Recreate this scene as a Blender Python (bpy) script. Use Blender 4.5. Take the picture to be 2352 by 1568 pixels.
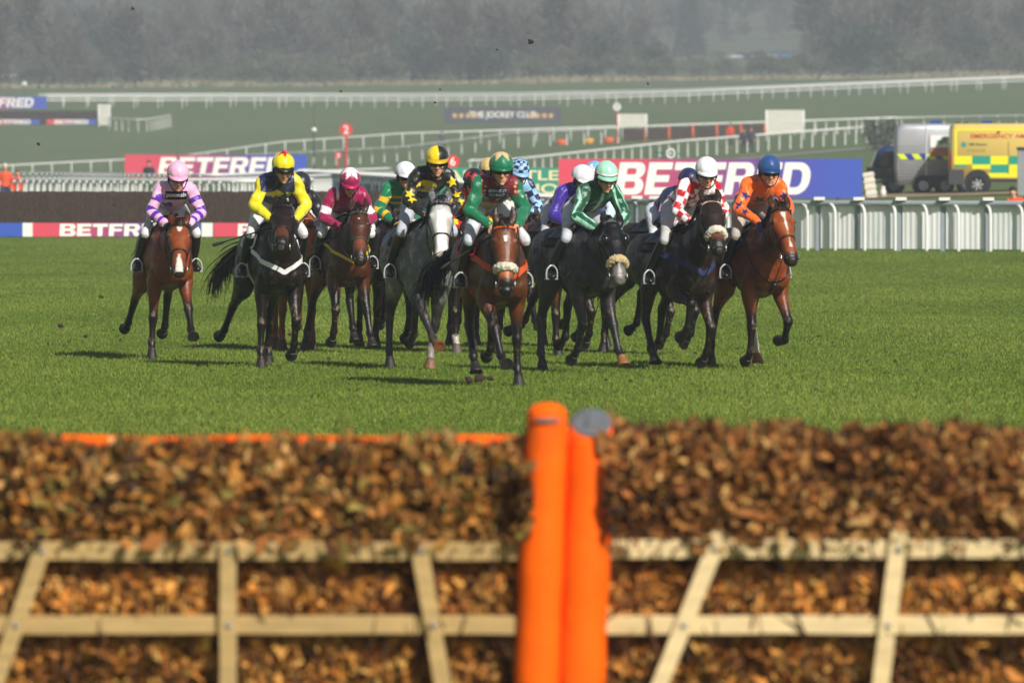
import bpy, bmesh, math, random
import numpy as np
from mathutils import Vector, Matrix, noise
from mathutils.bvhtree import BVHTree

for _o in list(bpy.data.objects):
    bpy.data.objects.remove(_o)
SC = bpy.context.scene
COL = SC.collection
random.seed(7)
RNG = np.random.default_rng(7)
R = math.radians

# ------------------------------------------------------------------ camera
CAM_H = 2.2            # eye height above the turf
FPX = 19600.0          # focal length in pixels of a 2352 px wide picture (300 mm lens)
HOR = 361.4            # row of the horizon in that picture
cam = bpy.data.cameras.new('camera')
cam.sensor_width = 36.0
cam.lens = 300.0
cam.clip_start = 1.0
cam.clip_end = 20000.0
cam.dof.use_dof = True
cam.dof.focus_distance = 104.0
cam.dof.aperture_fstop = 5.5
cam_o = bpy.data.objects.new('camera', cam)
COL.objects.link(cam_o)
cam_o.location = (0, 0, CAM_H)
cam_o.rotation_euler = (math.pi / 2 - math.atan((784 - HOR) / FPX), 0, 0)
SC.camera = cam_o

# ------------------------------------------------------------------ sky and sun
SUN_AZ = R(30)         # degrees to the right of straight behind the camera
SUN_EL = R(36)
sun_dir = Vector((math.sin(SUN_AZ) * math.cos(SUN_EL), -math.cos(SUN_AZ) * math.cos(SUN_EL), math.sin(SUN_EL)))
W = bpy.data.worlds.new('World')
SC.world = W
W.use_nodes = True
_bg = W.node_tree.nodes['Background']
_sky = W.node_tree.nodes.new('ShaderNodeTexSky')
_sky.sky_type = 'NISHITA'
_sky.sun_disc = False
_sky.sun_elevation = SUN_EL
_sky.sun_rotation = math.atan2(sun_dir.x, sun_dir.y)
_sky.air_density = 1.2
_sky.dust_density = 2.0
W.node_tree.links.new(_sky.outputs[0], _bg.inputs[0])
_bg.inputs[1].default_value = 0.05
sun = bpy.data.lights.new('sun', 'SUN')
sun.energy = 5.0
sun.angle = R(0.53)
sun.color = (1.0, 0.955, 0.87)
sun_o = bpy.data.objects.new('sun', sun)
COL.objects.link(sun_o)
sun_o.rotation_euler = (-sun_dir).to_track_quat('-Z', 'Y').to_euler()
sun_o.location = (40, -40, 60)
SC.view_settings.view_transform = 'Standard'
SC.view_settings.look = 'None'
SC.view_settings.exposure = 0.22
SC.view_settings.gamma = 1.0
SC.view_settings.use_curve_mapping = False
SC.render.engine = 'CYCLES'
SC.cycles.volume_bounces = 0
SC.cycles.max_bounces = 6
SC.cycles.diffuse_bounces = 3
SC.cycles.glossy_bounces = 2
SC.cycles.use_denoising = True


def at(xd, yd, d):
    """point seen at (xd, yd) of the 2352 px picture, d metres ahead"""
    return Vector(((xd - 1176) / FPX * d, d, CAM_H - (yd - HOR) / FPX * d))


# ------------------------------------------------------------------ helpers
def C(h, a=1.0):
    h = h.lstrip('#')
    v = [int(h[i:i + 2], 16) / 255 for i in (0, 2, 4)]
    return np.array([(c / 12.92 if c <= .04045 else ((c + .055) / 1.055) ** 2.4) for c in v])


def rgba(c):
    return (float(c[0]), float(c[1]), float(c[2]), 1.0)


def mat(name, col=None, rough=.6, metal=0., vary=0., scale=20., bump=0., bscale=60., sheen=0., spec=.5, attr=None, stretch=None, coat=0., dirt=None):
    """principled material; col a linear rgb or attr the name of a colour attribute; vary = noise on the colour"""
    m = bpy.data.materials.new(name)
    m.use_nodes = True
    nt = m.node_tree
    b = nt.nodes['Principled BSDF']
    b.inputs['Roughness'].default_value = rough
    b.inputs['Metallic'].default_value = metal
    b.inputs['Specular IOR Level'].default_value = spec
    b.inputs['Sheen Weight'].default_value = sheen
    b.inputs['Coat Weight'].default_value = coat
    src = None
    if attr:
        a = nt.nodes.new('ShaderNodeAttribute')
        a.attribute_name = attr
        src = a.outputs['Color']
    else:
        b.inputs['Base Color'].default_value = rgba(col)
    tc = nt.nodes.new('ShaderNodeTexCoord')
    co = tc.outputs['Object']
    if stretch:
        mp = nt.nodes.new('ShaderNodeMapping')
        mp.inputs['Scale'].default_value = stretch
        nt.links.new(co, mp.inputs['Vector'])
        co = mp.outputs[0]
    if vary:
        n = nt.nodes.new('ShaderNodeTexNoise')
        n.inputs['Scale'].default_value = scale
        n.inputs['Detail'].default_value = 5
        nt.links.new(co, n.inputs['Vector'])
        mr = nt.nodes.new('ShaderNodeMapRange')
        mr.inputs['From Min'].default_value = .25
        mr.inputs['From Max'].default_value = .75
        mr.inputs['To Min'].default_value = 1 - vary
        mr.inputs['To Max'].default_value = 1 + vary
        nt.links.new(n.outputs['Fac'], mr.inputs['Value'])
        vm = nt.nodes.new('ShaderNodeVectorMath')
        vm.operation = 'SCALE'
        if src:
            nt.links.new(src, vm.inputs[0])
        else:
            vm.inputs[0].default_value = tuple(float(x) for x in col)
        nt.links.new(mr.outputs[0], vm.inputs['Scale'])
        src = vm.outputs[0]
    if dirt is not None:
        n = nt.nodes.new('ShaderNodeTexNoise')
        n.inputs['Scale'].default_value = scale * .37
        n.inputs['Detail'].default_value = 8
        nt.links.new(co, n.inputs['Vector'])
        rp = nt.nodes.new('ShaderNodeMapRange')
        rp.inputs['From Min'].default_value = .52
        rp.inputs['From Max'].default_value = .72
        nt.links.new(n.outputs['Fac'], rp.inputs['Value'])
        mx = nt.nodes.new('ShaderNodeMix')
        mx.data_type = 'RGBA'
        nt.links.new(rp.outputs[0], mx.inputs['Factor'])
        if src:
            nt.links.new(src, mx.inputs['A'])
        else:
            mx.inputs['A'].default_value = rgba(col)
        mx.inputs['B'].default_value = rgba(dirt)
        src = mx.outputs['Result']
    if src:
        nt.links.new(src, b.inputs['Base Color'])
    if bump:
        n2 = nt.nodes.new('ShaderNodeTexNoise')
        n2.inputs['Scale'].default_value = bscale
        n2.inputs['Detail'].default_value = 4
        nt.links.new(co, n2.inputs['Vector'])
        bp = nt.nodes.new('ShaderNodeBump')
        bp.inputs['Strength'].default_value = bump
        bp.inputs['Distance'].default_value = .02
        nt.links.new(n2.outputs['Fac'], bp.inputs['Height'])
        nt.links.new(bp.outputs[0], b.inputs['Normal'])
    return m


_MC = {}


def M(hexcol, rough=.5, **k):
    key = (hexcol, rough, tuple(sorted(k.items())))
    if key not in _MC:
        _MC[key] = mat('paint_' + hexcol.strip('#'), C(hexcol), rough, **k)
    return _MC[key]


class Mb:
    """collects vertices, faces, vertex colours and material indices of one mesh"""
    def __init__(s):
        s.v, s.f, s.c, s.n = [], [], [], 0
        s.mi = []

    def add(s, v, f, col=None, mi=0):
        v = np.asarray(v, float).reshape(-1, 3)
        s.v.append(v)
        s.f.extend([tuple(int(i) + s.n for i in q) for q in f])
        s.mi.extend([mi] * len(f))
        if col is None:
            col = (1, 1, 1)
        col = np.asarray(col, float)
        if col.ndim == 1:
            col = np.tile(col, (len(v), 1))
        s.c.append(col)
        s.n += len(v)

    def box(s, c, size, col=None, rot=None, mi=0, taper=1.0):
        c = np.asarray(c, float)
        hx, hy, hz = [a / 2 for a in size]
        v = np.array([(x * hx * (taper if z > 0 else 1), y * hy * (taper if z > 0 else 1), z * hz) for z in (-1, 1) for y in (-1, 1) for x in (-1, 1)])
        if rot is not None:
            v = v @ np.array(rot.to_3x3()).T
        s.add(v + c, [(0, 2, 3, 1), (4, 5, 7, 6), (0, 1, 5, 4), (2, 6, 7, 3), (0, 4, 6, 2), (1, 3, 7, 5)], col, mi)

    def tube(s, P, r, n=8, col=None, mi=0, sub=1, ref=(0, 0, 1), rb=None, power=2.):
        v, f = loft(P, r, rb if rb is not None else r, ref, n, sub, power)
        s.add(v, f, col, mi)

    def ell(s, c, rad, rot=None, nu=14, nv=9, col=None, mi=0):
        v, f = ellipsoid(c, rad, rot, nu, nv)
        s.add(v, f, col, mi)

    def mesh(s, name='m', color=False):
        me = bpy.data.meshes.new(name)
        V = np.concatenate(s.v) if s.v else np.zeros((0, 3))
        me.from_pydata(V.tolist(), [], s.f)
        if color:
            set_col(me, np.concatenate(s.c))
        me.polygons.foreach_set('material_index', s.mi)
        me.update()
        return me

    def build(s, name, mats, parent=None, color=False, smooth=True, loc=None):
        me = s.mesh(name, color)
        return link(name, me, mats, parent, smooth, loc)


def link(name, me, mats, parent=None, smooth=True, loc=None):
    if not isinstance(mats, (list, tuple)):
        mats = [mats]
    me.materials.clear()
    for m in mats:
        me.materials.append(m)
    if smooth:
        me.polygons.foreach_set('use_smooth', [True] * len(me.polygons))
    o = bpy.data.objects.new(name, me)
    COL.objects.link(o)
    if parent is not None:
        o.parent = parent
    if loc is not None:
        o.location = loc
    return o


def set_col(me, arr):
    a = me.color_attributes.new('Col', 'FLOAT_COLOR', 'POINT')
    c = np.ones((len(me.vertices), 4), np.float32)
    c[:, :3] = arr
    a.data.foreach_set('color', c.ravel())


def empty(name, label, cat, loc, rz=0., group=None):
    o = bpy.data.objects.new(name, None)
    o.empty_display_size = .2
    COL.objects.link(o)
    o.location = loc
    o.rotation_euler = (0, 0, rz)
    tag(o, label, cat, group)
    return o


def tag(o, label=None, cat=None, group=None, kind=None):
    if label:
        o['label'] = label
    if cat:
        o['category'] = cat
    if group:
        o['group'] = group
    if kind:
        o['kind'] = kind
    return o


def catmull(A, sub):
    A = np.asarray(A, float)
    if sub <= 1 or len(A) < 3:
        return A
    E = np.vstack([2 * A[0] - A[1], A, 2 * A[-1] - A[-2]])
    out = []
    for i in range(1, len(E) - 2):
        p0, p1, p2, p3 = E[i - 1:i + 3]
        for k in range(sub):
            t = k / sub
            out.append(.5 * ((2 * p1) + (-p0 + p2) * t + (2 * p0 - 5 * p1 + 4 * p2 - p3) * t * t + (-p0 + 3 * p1 - 3 * p2 + p3) * t ** 3))
    out.append(A[-1])
    return np.array(out)


def loft(P, ra, rb, ref=(0, 1, 0), n=14, sub=4, power=2.):
    """closed tube along P; ra = half width along ref, rb = half depth across it"""
    P = np.asarray(P, float)
    k = len(P)
    ra = np.full(k, ra, float) if np.isscalar(ra) else np.asarray(ra, float)
    rb = np.full(k, rb, float) if np.isscalar(rb) else np.asarray(rb, float)
    A = catmull(np.column_stack([P, ra, rb]), sub)
    P, ra, rb = A[:, :3], np.maximum(A[:, 3], .001), np.maximum(A[:, 4], .001)
    T = np.gradient(P, axis=0)
    T /= np.linalg.norm(T, axis=1)[:, None] + 1e-12
    ref = np.asarray(ref, float)
    S = ref - T * (T @ ref)[:, None]
    bad = np.linalg.norm(S, axis=1) < .05
    if bad.any():
        alt = np.array((1., .1, .05)) if abs(ref[0]) < .5 else np.array((.1, 1., .05))
        S[bad] = alt - T[bad] * (T[bad] @ alt)[:, None]
    S /= np.linalg.norm(S, axis=1)[:, None]
    U = np.cross(T, S)
    a = np.linspace(0, 2 * math.pi, n, endpoint=False)
    ca, sa = np.cos(a), np.sin(a)
    if power != 2.:
        ca = np.sign(ca) * np.abs(ca) ** (2 / power)
        sa = np.sign(sa) * np.abs(sa) ** (2 / power)
    V = P[:, None] + S[:, None] * (ra[:, None] * ca)[..., None] + U[:, None] * (rb[:, None] * sa)[..., None]
    m = len(P)
    V = V.reshape(-1, 3)
    F = []
    for i in range(m - 1):
        for j in range(n):
            j2 = (j + 1) % n
            F.append((i * n + j, i * n + j2, (i + 1) * n + j2, (i + 1) * n + j))
    F.append(tuple(range(n - 1, -1, -1)))
    F.append(tuple((m - 1) * n + j for j in range(n)))
    return V, F


def ellipsoid(c, rad, rot=None, nu=14, nv=9):
    V = [(0, 0, -1)]
    for i in range(1, nv):
        p = -math.pi / 2 + math.pi * i / nv
        for j in range(nu):
            t = 2 * math.pi * j / nu
            V.append((math.cos(p) * math.cos(t), math.cos(p) * math.sin(t), math.sin(p)))
    V.append((0, 0, 1))
    V = np.array(V) * np.asarray(rad, float)
    if rot is not None:
        V = V @ np.array(rot.to_3x3()).T
    F = []
    for j in range(nu):
        F.append((0, 1 + (j + 1) % nu, 1 + j))
    for i in range(nv - 2):
        for j in range(nu):
            a, b = 1 + i * nu + j, 1 + i * nu + (j + 1) % nu
            F.append((a, b, b + nu, a + nu))
    o = 1 + (nv - 2) * nu
    for j in range(nu):
        F.append((o + j, o + (j + 1) % nu, o + nu))
    return V + np.asarray(c, float), F


def remesh(mb, voxel, smooth=3, factor=.5):
    """one continuous skin over the overlapping shapes of mb"""
    o = bpy.data.objects.new('tmp', mb.mesh('tmp'))
    COL.objects.link(o)
    r = o.modifiers.new('r', 'REMESH')
    r.mode = 'VOXEL'
    r.voxel_size = voxel
    if smooth:
        s = o.modifiers.new('s', 'SMOOTH')
        s.factor = factor
        s.iterations = smooth
    dg = bpy.context.evaluated_depsgraph_get()
    me = bpy.data.meshes.new_from_object(o.evaluated_get(dg))
    old = o.data
    bpy.data.objects.remove(o)
    bpy.data.meshes.remove(old)
    return me


def verts(me):
    a = np.empty(len(me.vertices) * 3, np.float32)
    me.vertices.foreach_get('co', a)
    return a.reshape(-1, 3).astype(float)


def setverts(me, V):
    me.vertices.foreach_set('co', np.asarray(V, np.float32).ravel())
    me.update()


def bvh(me):
    return BVHTree.FromPolygons([v.co for v in me.vertices], [p.vertices for p in me.polygons])


def snoise(V, scale, seed=0.):
    """cheap smooth noise in about -1..1 at every vertex"""
    out = np.zeros(len(V))
    r = np.random.default_rng(int(seed * 13) + 5)
    for k in range(10):
        d = r.normal(size=3)
        d /= np.linalg.norm(d)
        out += np.sin(V @ d * scale * r.uniform(.5, 1.9) + r.uniform(0, 6.28))
    return out / 4.5


def seg_info(V, segs):
    """nearest segment index, parameter along it, distance"""
    best = np.full(len(V), 1e9)
    idx = np.zeros(len(V), int)
    tt = np.zeros(len(V))
    for i, (a, b) in enumerate(segs):
        a, b = np.asarray(a, float), np.asarray(b, float)
        ab = b - a
        t = np.clip((V - a) @ ab / (ab @ ab), 0, 1)
        d = np.linalg.norm(V - (a + t[:, None] * ab), axis=1)
        m = d < best
        best[m], idx[m], tt[m] = d[m], i, t[m]
    return idx, tt, best


def strap(bv, pts, width, thick=.006, sub=10, off=.003, closed=False):
    """a flat strap laid over a body along guide points"""
    P = np.asarray(pts, float)
    if closed:
        P = np.vstack([P, P[:1]])
    P = catmull(P, sub)
    Q, N = [], []
    for p in P:
        h = bv.find_nearest(Vector(p))
        n = h[1]
        dv = Vector(p) - h[0]
        if dv.length > 1e-4 and dv.normalized().dot(n) < -.2:
            n = -n if False else n
        Q.append(h[0] + n * off)
        N.append(n)
    V, F = [], []
    m = len(Q)
    for i in range(m):
        t = (Q[min(i + 1, m - 1)] - Q[max(i - 1, 0)])
        if t.length < 1e-6:
            t = Vector((0, 0, 1))
        t.normalize()
        c = t.cross(N[i])
        if c.length < 1e-4:
            c = Vector((1, 0, 0))
        c.normalize()
        for sc, h in ((-1, 0), (-1, thick), (1, thick), (1, 0)):
            V.append(Q[i] + c * sc * width / 2 + N[i] * h)
    for i in range(m - 1):
        for j in range(4):
            j2 = (j + 1) % 4
            F.append((i * 4 + j, (i + 1) * 4 + j, (i + 1) * 4 + j2, i * 4 + j2))
    F.append((0, 1, 2, 3))
    F.append(tuple((m - 1) * 4 + j for j in (3, 2, 1, 0)))
    return np.array(V), F


def text_mesh(body, size=1., bold=0., shear=0., sx=1., extrude=0., space=1.):
    """flat text in its xy plane, centred, as a mesh"""
    cu = bpy.data.curves.new('t', 'FONT')
    cu.body = body
    cu.size = size
    cu.offset = bold
    cu.shear = shear
    cu.extrude = extrude
    cu.space_character = space
    cu.align_x, cu.align_y = 'CENTER', 'CENTER'
    o = bpy.data.objects.new('t', cu)
    COL.objects.link(o)
    dg = bpy.context.evaluated_depsgraph_get()
    me = bpy.data.meshes.new_from_object(o.evaluated_get(dg))
    bpy.data.objects.remove(o)
    bpy.data.curves.remove(cu)
    V = verts(me)
    V[:, 0] *= sx
    lo, hi = V.min(0), V.max(0)
    V[:, :2] -= ((lo + hi) / 2)[:2]
    setverts(me, V)
    return me, (hi - lo)


def text_on(name, body, parent, w, h, loc, m, rot=None, bold=0., shear=0., space=1., ex=.004):
    """lettering that fills w x h, standing in the parent's xz plane facing -y"""
    me, sz = text_mesh(body, 1., bold, shear, space=space, extrude=ex)
    V = verts(me)
    V[:, 0] *= w / sz[0]
    V[:, 1] *= h / sz[1]
    V = np.column_stack([V[:, 0], -V[:, 2], V[:, 1]])
    setverts(me, V)
    o = link(name, me, m, parent, smooth=False)
    o.location = loc
    if rot:
        o.rotation_euler = rot
    return o


def copy_thing(o, parent=None):
    c = o.copy()
    COL.objects.link(c)
    if parent is not None:
        c.parent = parent
    for ch in [k for k in bpy.data.objects if k.parent == o]:
        copy_thing(ch, c)
    return c
# ------------------------------------------------------------------ terrain
UG = [-.06, -.04, -.027, -.0127, 0, .02, .045, .06]
ZT = [(-400, [0] * 8), (238, [0] * 8), (300, [.15, .15, .2, .25, .35, .6, .86, 1.0]), (464, [.3, .4, .5, .6, .7, 1.5, 2.2, 2.5]), (588, [.1, .4, .6, .8, .95, 2.2, 3.2, 3.6]),
      (695, [.1, .6, 1.0, 1.7, 3.0, 3.7, 4.2, 4.4]), (784, [.2, .9, 2.4, 3.2, 3.5, 3.9, 4.7, 5.0]), (920, [5.6, 5.6, 5.7, 5.9, 6.1, 6.4, 7.4, 8.0]), (1000, [7.9, 7.9, 7.9, 7.9, 8.0, 8.5, 9.6, 10.2]),
      (1300, [12.5, 12.5, 12.5, 12.6, 12.8, 13.2, 13.5, 13.8]), (1500, [15.6, 15.6, 15.6, 15.7, 15.8, 16, 16.4, 16.8]), (1800, [22] * 8), (2400, [39] * 8), (3200, [66] * 8), (6500, [190] * 8)]
_D = np.array([z[0] for z in ZT], float)
_Z = np.array([z[1] for z in ZT], float)


def gz(x, d):
    d = float(d)
    u = x / d if d > 150 else 0.
    row = np.array([np.interp(d, _D, _Z[:, k]) for k in range(8)])
    w = min(1., max(0., (d - 1000) / 600))
    return float(np.interp(u, UG, row)) + w * 2.0 * math.sin(x * .011 + 1.3) * math.sin(d * .006)


def on(xd, d, dz=0.):
    x = (xd - 1176) / FPX * d
    return Vector((x, d, gz(x, d) + dz))


def ground_mat():
    m = bpy.data.materials.new('turf')
    m.use_nodes = True
    nt = m.node_tree
    b = nt.nodes['Principled BSDF']
    b.inputs['Roughness'].default_value = .85
    b.inputs['Specular IOR Level'].default_value = .2
    geo = nt.nodes.new('ShaderNodeNewGeometry')

    def nz(scale, st=(1, 1, 1), detail=6):
        mp = nt.nodes.new('ShaderNodeMapping')
        mp.inputs['Scale'].default_value = st
        nt.links.new(geo.outputs['Position'], mp.inputs[0])
        n = nt.nodes.new('ShaderNodeTexNoise')
        n.inputs['Scale'].default_value = scale
        n.inputs['Detail'].default_value = detail
        n.inputs['Roughness'].default_value = .65
        nt.links.new(mp.outputs[0], n.inputs['Vector'])
        return n.outputs['Fac']

    def mix(f, a, c, lo=.35, hi=.65):
        mr = nt.nodes.new('ShaderNodeMapRange')
        mr.inputs['From Min'].default_value = lo
        mr.inputs['From Max'].default_value = hi
        nt.links.new(f, mr.inputs['Value'])
        mx = nt.nodes.new('ShaderNodeMix')
        mx.data_type = 'RGBA'
        nt.links.new(mr.outputs[0], mx.inputs['Factor'])
        for s, q in (('A', a), ('B', c)):
            if isinstance(q, str):
                mx.inputs[s].default_value = rgba(C(q))
            else:
                nt.links.new(q, mx.inputs[s])
        return mx.outputs['Result']
    near = mix(nz(5.), '#596d26', '#657a2e')
    near = mix(nz(.22, (1, .25, 1)), near, '#506724', .42, .7)
    near = mix(nz(1.1, (1, .35, 1)), near, '#40561b', .56, .75)
    near = mix(nz(60.), near, '#394d18', .5, .8)
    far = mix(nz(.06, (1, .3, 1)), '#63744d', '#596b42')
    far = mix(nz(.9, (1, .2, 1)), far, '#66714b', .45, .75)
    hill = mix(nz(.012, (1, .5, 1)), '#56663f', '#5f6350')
    sx = nt.nodes.new('ShaderNodeSeparateXYZ')
    nt.links.new(geo.outputs['Position'], sx.inputs[0])
    y = sx.outputs['Y']
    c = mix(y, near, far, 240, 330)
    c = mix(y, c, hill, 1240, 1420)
    nt.links.new(c, b.inputs['Base Color'])
    n2 = nt.nodes.new('ShaderNodeTexNoise')
    n2.inputs['Scale'].default_value = 25.
    nt.links.new(geo.outputs['Position'], n2.inputs['Vector'])
    bp = nt.nodes.new('ShaderNodeBump')
    bp.inputs['Strength'].default_value = .6
    bp.inputs['Distance'].default_value = .05
    nt.links.new(n2.outputs['Fac'], bp.inputs['Height'])
    nt.links.new(bp.outputs[0], b.inputs['Normal'])
    return m


_rows = np.unique(np.concatenate([np.linspace(-300, 60, 10), np.linspace(60, 140, 41), np.linspace(140, 320, 46), np.linspace(320, 1100, 110), np.linspace(1100, 2000, 50), np.linspace(2000, 6500, 40)]))
_t = np.linspace(-1, 1, 81)
_c = np.sign(_t) * (.16 * np.abs(_t) + .84 * np.abs(_t) ** 3.2)
_V, _F = [], []
for d in _rows:
    w = 90 + .42 * max(d, 0)
    for c in _c:
        z = gz(c * w, d)
        if 40 < d < 240:
            z += .018 * noise.noise((c * w * .5, d * .35, 0)) - 0.0
        _V.append((c * w, d, z))
n_ = len(_c)
_F = [(i * n_ + j, i * n_ + j + 1, (i + 1) * n_ + j + 1, (i + 1) * n_ + j) for i in range(len(_rows) - 1) for j in range(n_ - 1)]
mb = Mb()
mb.add(_V, _F)
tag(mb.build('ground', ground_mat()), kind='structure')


def grass(name, n, d0, d1, hw, hh, wd, cols):
    """tufts of turf as one object"""
    d = d0 * (d1 / d0) ** RNG.random(n)
    x = (RNG.random(n) * 2 - 1) * (d * hw + 2.0)
    pn = snoise(np.column_stack([x * .6, d * .22, 0 * d]), 1.3, 3) + .5 * snoise(np.column_stack([x, d * .5, 0 * d]), 3.3, 5)
    H = hh * RNG.uniform(.5, 1.25, n) * (1 + .08 * pn)
    a = RNG.uniform(0, 2 * math.pi, n)
    Wd = wd * RNG.uniform(.6, 1.3, n)
    lean = RNG.normal(size=(n, 2)) * .5 * H[:, None]
    z0 = .018 * np.array([noise.noise((x[i] * .5, d[i] * .35, 0)) for i in range(n)])
    ca, sa = np.cos(a) * Wd, np.sin(a) * Wd
    V = np.empty((n, 3, 3))
    V[:, 0] = np.column_stack([x - ca, d - sa, z0 - .01])
    V[:, 1] = np.column_stack([x + ca, d + sa, z0 - .01])
    V[:, 2] = np.column_stack([x + lean[:, 0], d + lean[:, 1], z0 + H])
    me = bpy.data.meshes.new(name)
    me.vertices.add(3 * n)
    me.loops.add(3 * n)
    me.polygons.add(n)
    me.vertices.foreach_set('co', V.astype(np.float32).ravel())
    me.loops.foreach_set('vertex_index', np.arange(3 * n, dtype=np.int32))
    me.polygons.foreach_set('loop_start', np.arange(0, 3 * n, 3, dtype=np.int32))
    me.update(calc_edges=True)
    cc = np.array([C(c) for c in cols])
    k = np.clip((pn * .16 + .5 + RNG.normal(size=n) * .27) * len(cols), 0, len(cols) - 1).astype(int)
    col = cc[k] * RNG.uniform(.85, 1.15, (n, 1))
    set_col(me, np.repeat(col, 3, 0))
    o = link(name, me, mat('grass_blades', attr='Col', rough=.7, spec=.12), None, False)
    tag(o, kind='stuff')
    return o


grass('grass', 1200000, 60, 236, .064, .030, .0062, ['#4b5f1d', '#566b22', '#617628', '#6c7f2f', '#778738', '#838c44'])

# a worn gravel track climbing to the right and the strip the vehicles stand on
def strip(name, pts, w, m, kind='structure', lift=.03):
    V, F = [], []
    P = catmull(np.array(pts, float), 12)
    for i, p in enumerate(P):
        for s in (-.5, .5):
            x, d = p[0], p[1] + s * w
            V.append((x, d, gz(x, d) + lift))
    F = [(2 * i, 2 * i + 2, 2 * i + 3, 2 * i + 1) for i in range(len(P) - 1)]
    b = Mb()
    b.add(V, F)
    o = b.build(name, m)
    tag(o, kind=kind)
    return o


m_track = mat('gravel_track', C('#8d8a80'), .9, vary=.25, scale=1.5)
m_mud = mat('bare_earth', C('#8a7a5c'), .95, vary=.3, scale=1.2)


def wx(xd, d):
    return (xd - 1176) / FPX * d


strip('track', [(wx(1250, 500), 500), (wx(1500, 512), 512), (wx(1750, 530), 530), (wx(2080, 560), 560), (wx(2500, 590), 590)], 14, m_track)
strip('path', [(wx(1960, 300), 299), (wx(2200, 300), 299), (wx(2700, 300), 299)], 9, m_mud)
# pale dry grass at the foot of the trees: uncountable
_n = 5000
_x = RNG.uniform(-150, 160, _n)
_d = RNG.uniform(1268, 1292, _n)
mb = Mb()
for i in range(_n):
    z = gz(_x[i], _d[i])
    h = .55 * RNG.uniform(.5, 1.5) * (1 + .5 * math.sin(_x[i] * .16) * math.sin(_x[i] * .053 + 1))
    w = RNG.uniform(.2, .5)
    mb.add([(_x[i] - w, _d[i], z - .1), (_x[i] + w, _d[i], z - .1), (_x[i] + RNG.normal() * .3, _d[i] + RNG.normal() * .3, z + max(h, .2))], [(0, 1, 2)], C('#8b8468') * RNG.uniform(.7, 1.2))
tag(mb.build('dry_grass', mat('dry_grass', attr='Col', rough=.9), color=True), kind='stuff')
# ------------------------------------------------------------------ trees on the far hillside
m_bark = mat('bark', C('#4d4338'), .9, vary=.25, scale=3)
m_twig = mat('twigs', attr='Col', rough=.9)


def tree_meshes(h, wd, kind, seed, n=1500):
    r = np.random.default_rng(seed)
    tr = Mb()
    th = h * (.9 if kind != 'shrub' else .5)
    tr.tube([(0, 0, -.4), (.1 * r.normal(), .1, h * .2), (.2 * r.normal(), 0, h * .5), (.3 * r.normal(), .2, th)], [h * .028, h * .022, h * .013, h * .003], 8, sub=2, ref=(1, 0, 0))
    for i in range(9):
        a = r.uniform(0, 6.28)
        z0 = h * r.uniform(.22, .6)
        L = wd * r.uniform(.5, .95)
        tr.tube([(0, 0, z0), (math.cos(a) * L * .5, math.sin(a) * L * .5, z0 + h * .12), (math.cos(a) * L, math.sin(a) * L, z0 + h * r.uniform(.18, .34))], [h * .012, h * .007, h * .002], 6, sub=2)
    cr = Mb()
    blobs = [(r.normal(size=3) * (wd * .42, wd * .42, h * .17) + (0, 0, h * (.62 if kind != 'shrub' else .48)), r.uniform(.25, .5)) for _ in range(11)]
    pal = {'bare': ['#55524b', '#615b51', '#484a46', '#6a6458'], 'green': ['#28403a', '#334c40', '#203430', '#42573f'], 'shrub': ['#525c48', '#626650', '#485244', '#6e6c58'], 'fir': ['#24382f', '#1d2f2a', '#2e4436']}[kind]
    pal = [C(p) for p in pal]
    V, F, K = [], [], []
    for i in range(n):
        if kind == 'fir':
            z = h * (.12 + .88 * r.random() ** 1.3)
            rad = wd * .8 * (1.02 - z / h) * r.random() ** .4
            a = r.uniform(0, 6.28)
            p = np.array((math.cos(a) * rad, math.sin(a) * rad, z))
            dirv = np.array((math.cos(a), math.sin(a), -.25))
        else:
            c, s = blobs[r.integers(len(blobs))]
            q = r.normal(size=3)
            q /= np.linalg.norm(q)
            p = c + q * (wd * s, wd * s, h * s * .55) * r.random() ** .35
            p[2] = max(p[2], h * .06)
            dirv = q * .6 + np.array((0, 0, .5))
        dirv = dirv / np.linalg.norm(dirv)
        L = h * (.10 if kind in ('bare',) else .07) * r.uniform(.6, 1.4)
        w = h * (.010 if kind == 'bare' else .026) * r.uniform(.6, 1.4)
        sd = np.cross(dirv, r.normal(size=3))
        sd /= np.linalg.norm(sd)
        k = len(V)
        V += [p - sd * w, p + sd * w, p + dirv * L]
        F.append((k, k + 1, k + 2))
        K += [pal[r.integers(len(pal))] * r.uniform(.75, 1.25)] * 3
    cr.add(V, F, np.array(K))
    return tr, cr


PROTO = []
for kd, h, w, n in (('bare', 13, 5.2, 1900), ('bare', 11, 4.6, 1700), ('bare', 15, 6.4, 2300), ('green', 12, 4.6, 1700), ('shrub', 6, 4.6, 1200), ('shrub', 4.5, 4.0, 1000), ('fir', 15, 3.2, 1300), ('green', 8, 4.4, 1300)):
    t_, c_ = tree_meshes(h, w, kd, len(PROTO) + 3, n)
    PROTO.append((kd, t_.mesh('trunk'), c_.mesh('crown', True), h))
TLAB = {'bare': ('bare grey brown tree standing in the hazy wood on the hillside', 'bare trees of the far wood'), 'green': ('dark ivy green tree standing in the hazy wood on the hillside', 'dark green trees of the far wood'),
        'shrub': ('low olive grey scrub bush along the foot of the far wood', 'scrub bushes at the foot of the wood'), 'fir': ('narrow dark conifer rising out of the hazy hillside wood', 'conifers of the far wood')}


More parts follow.
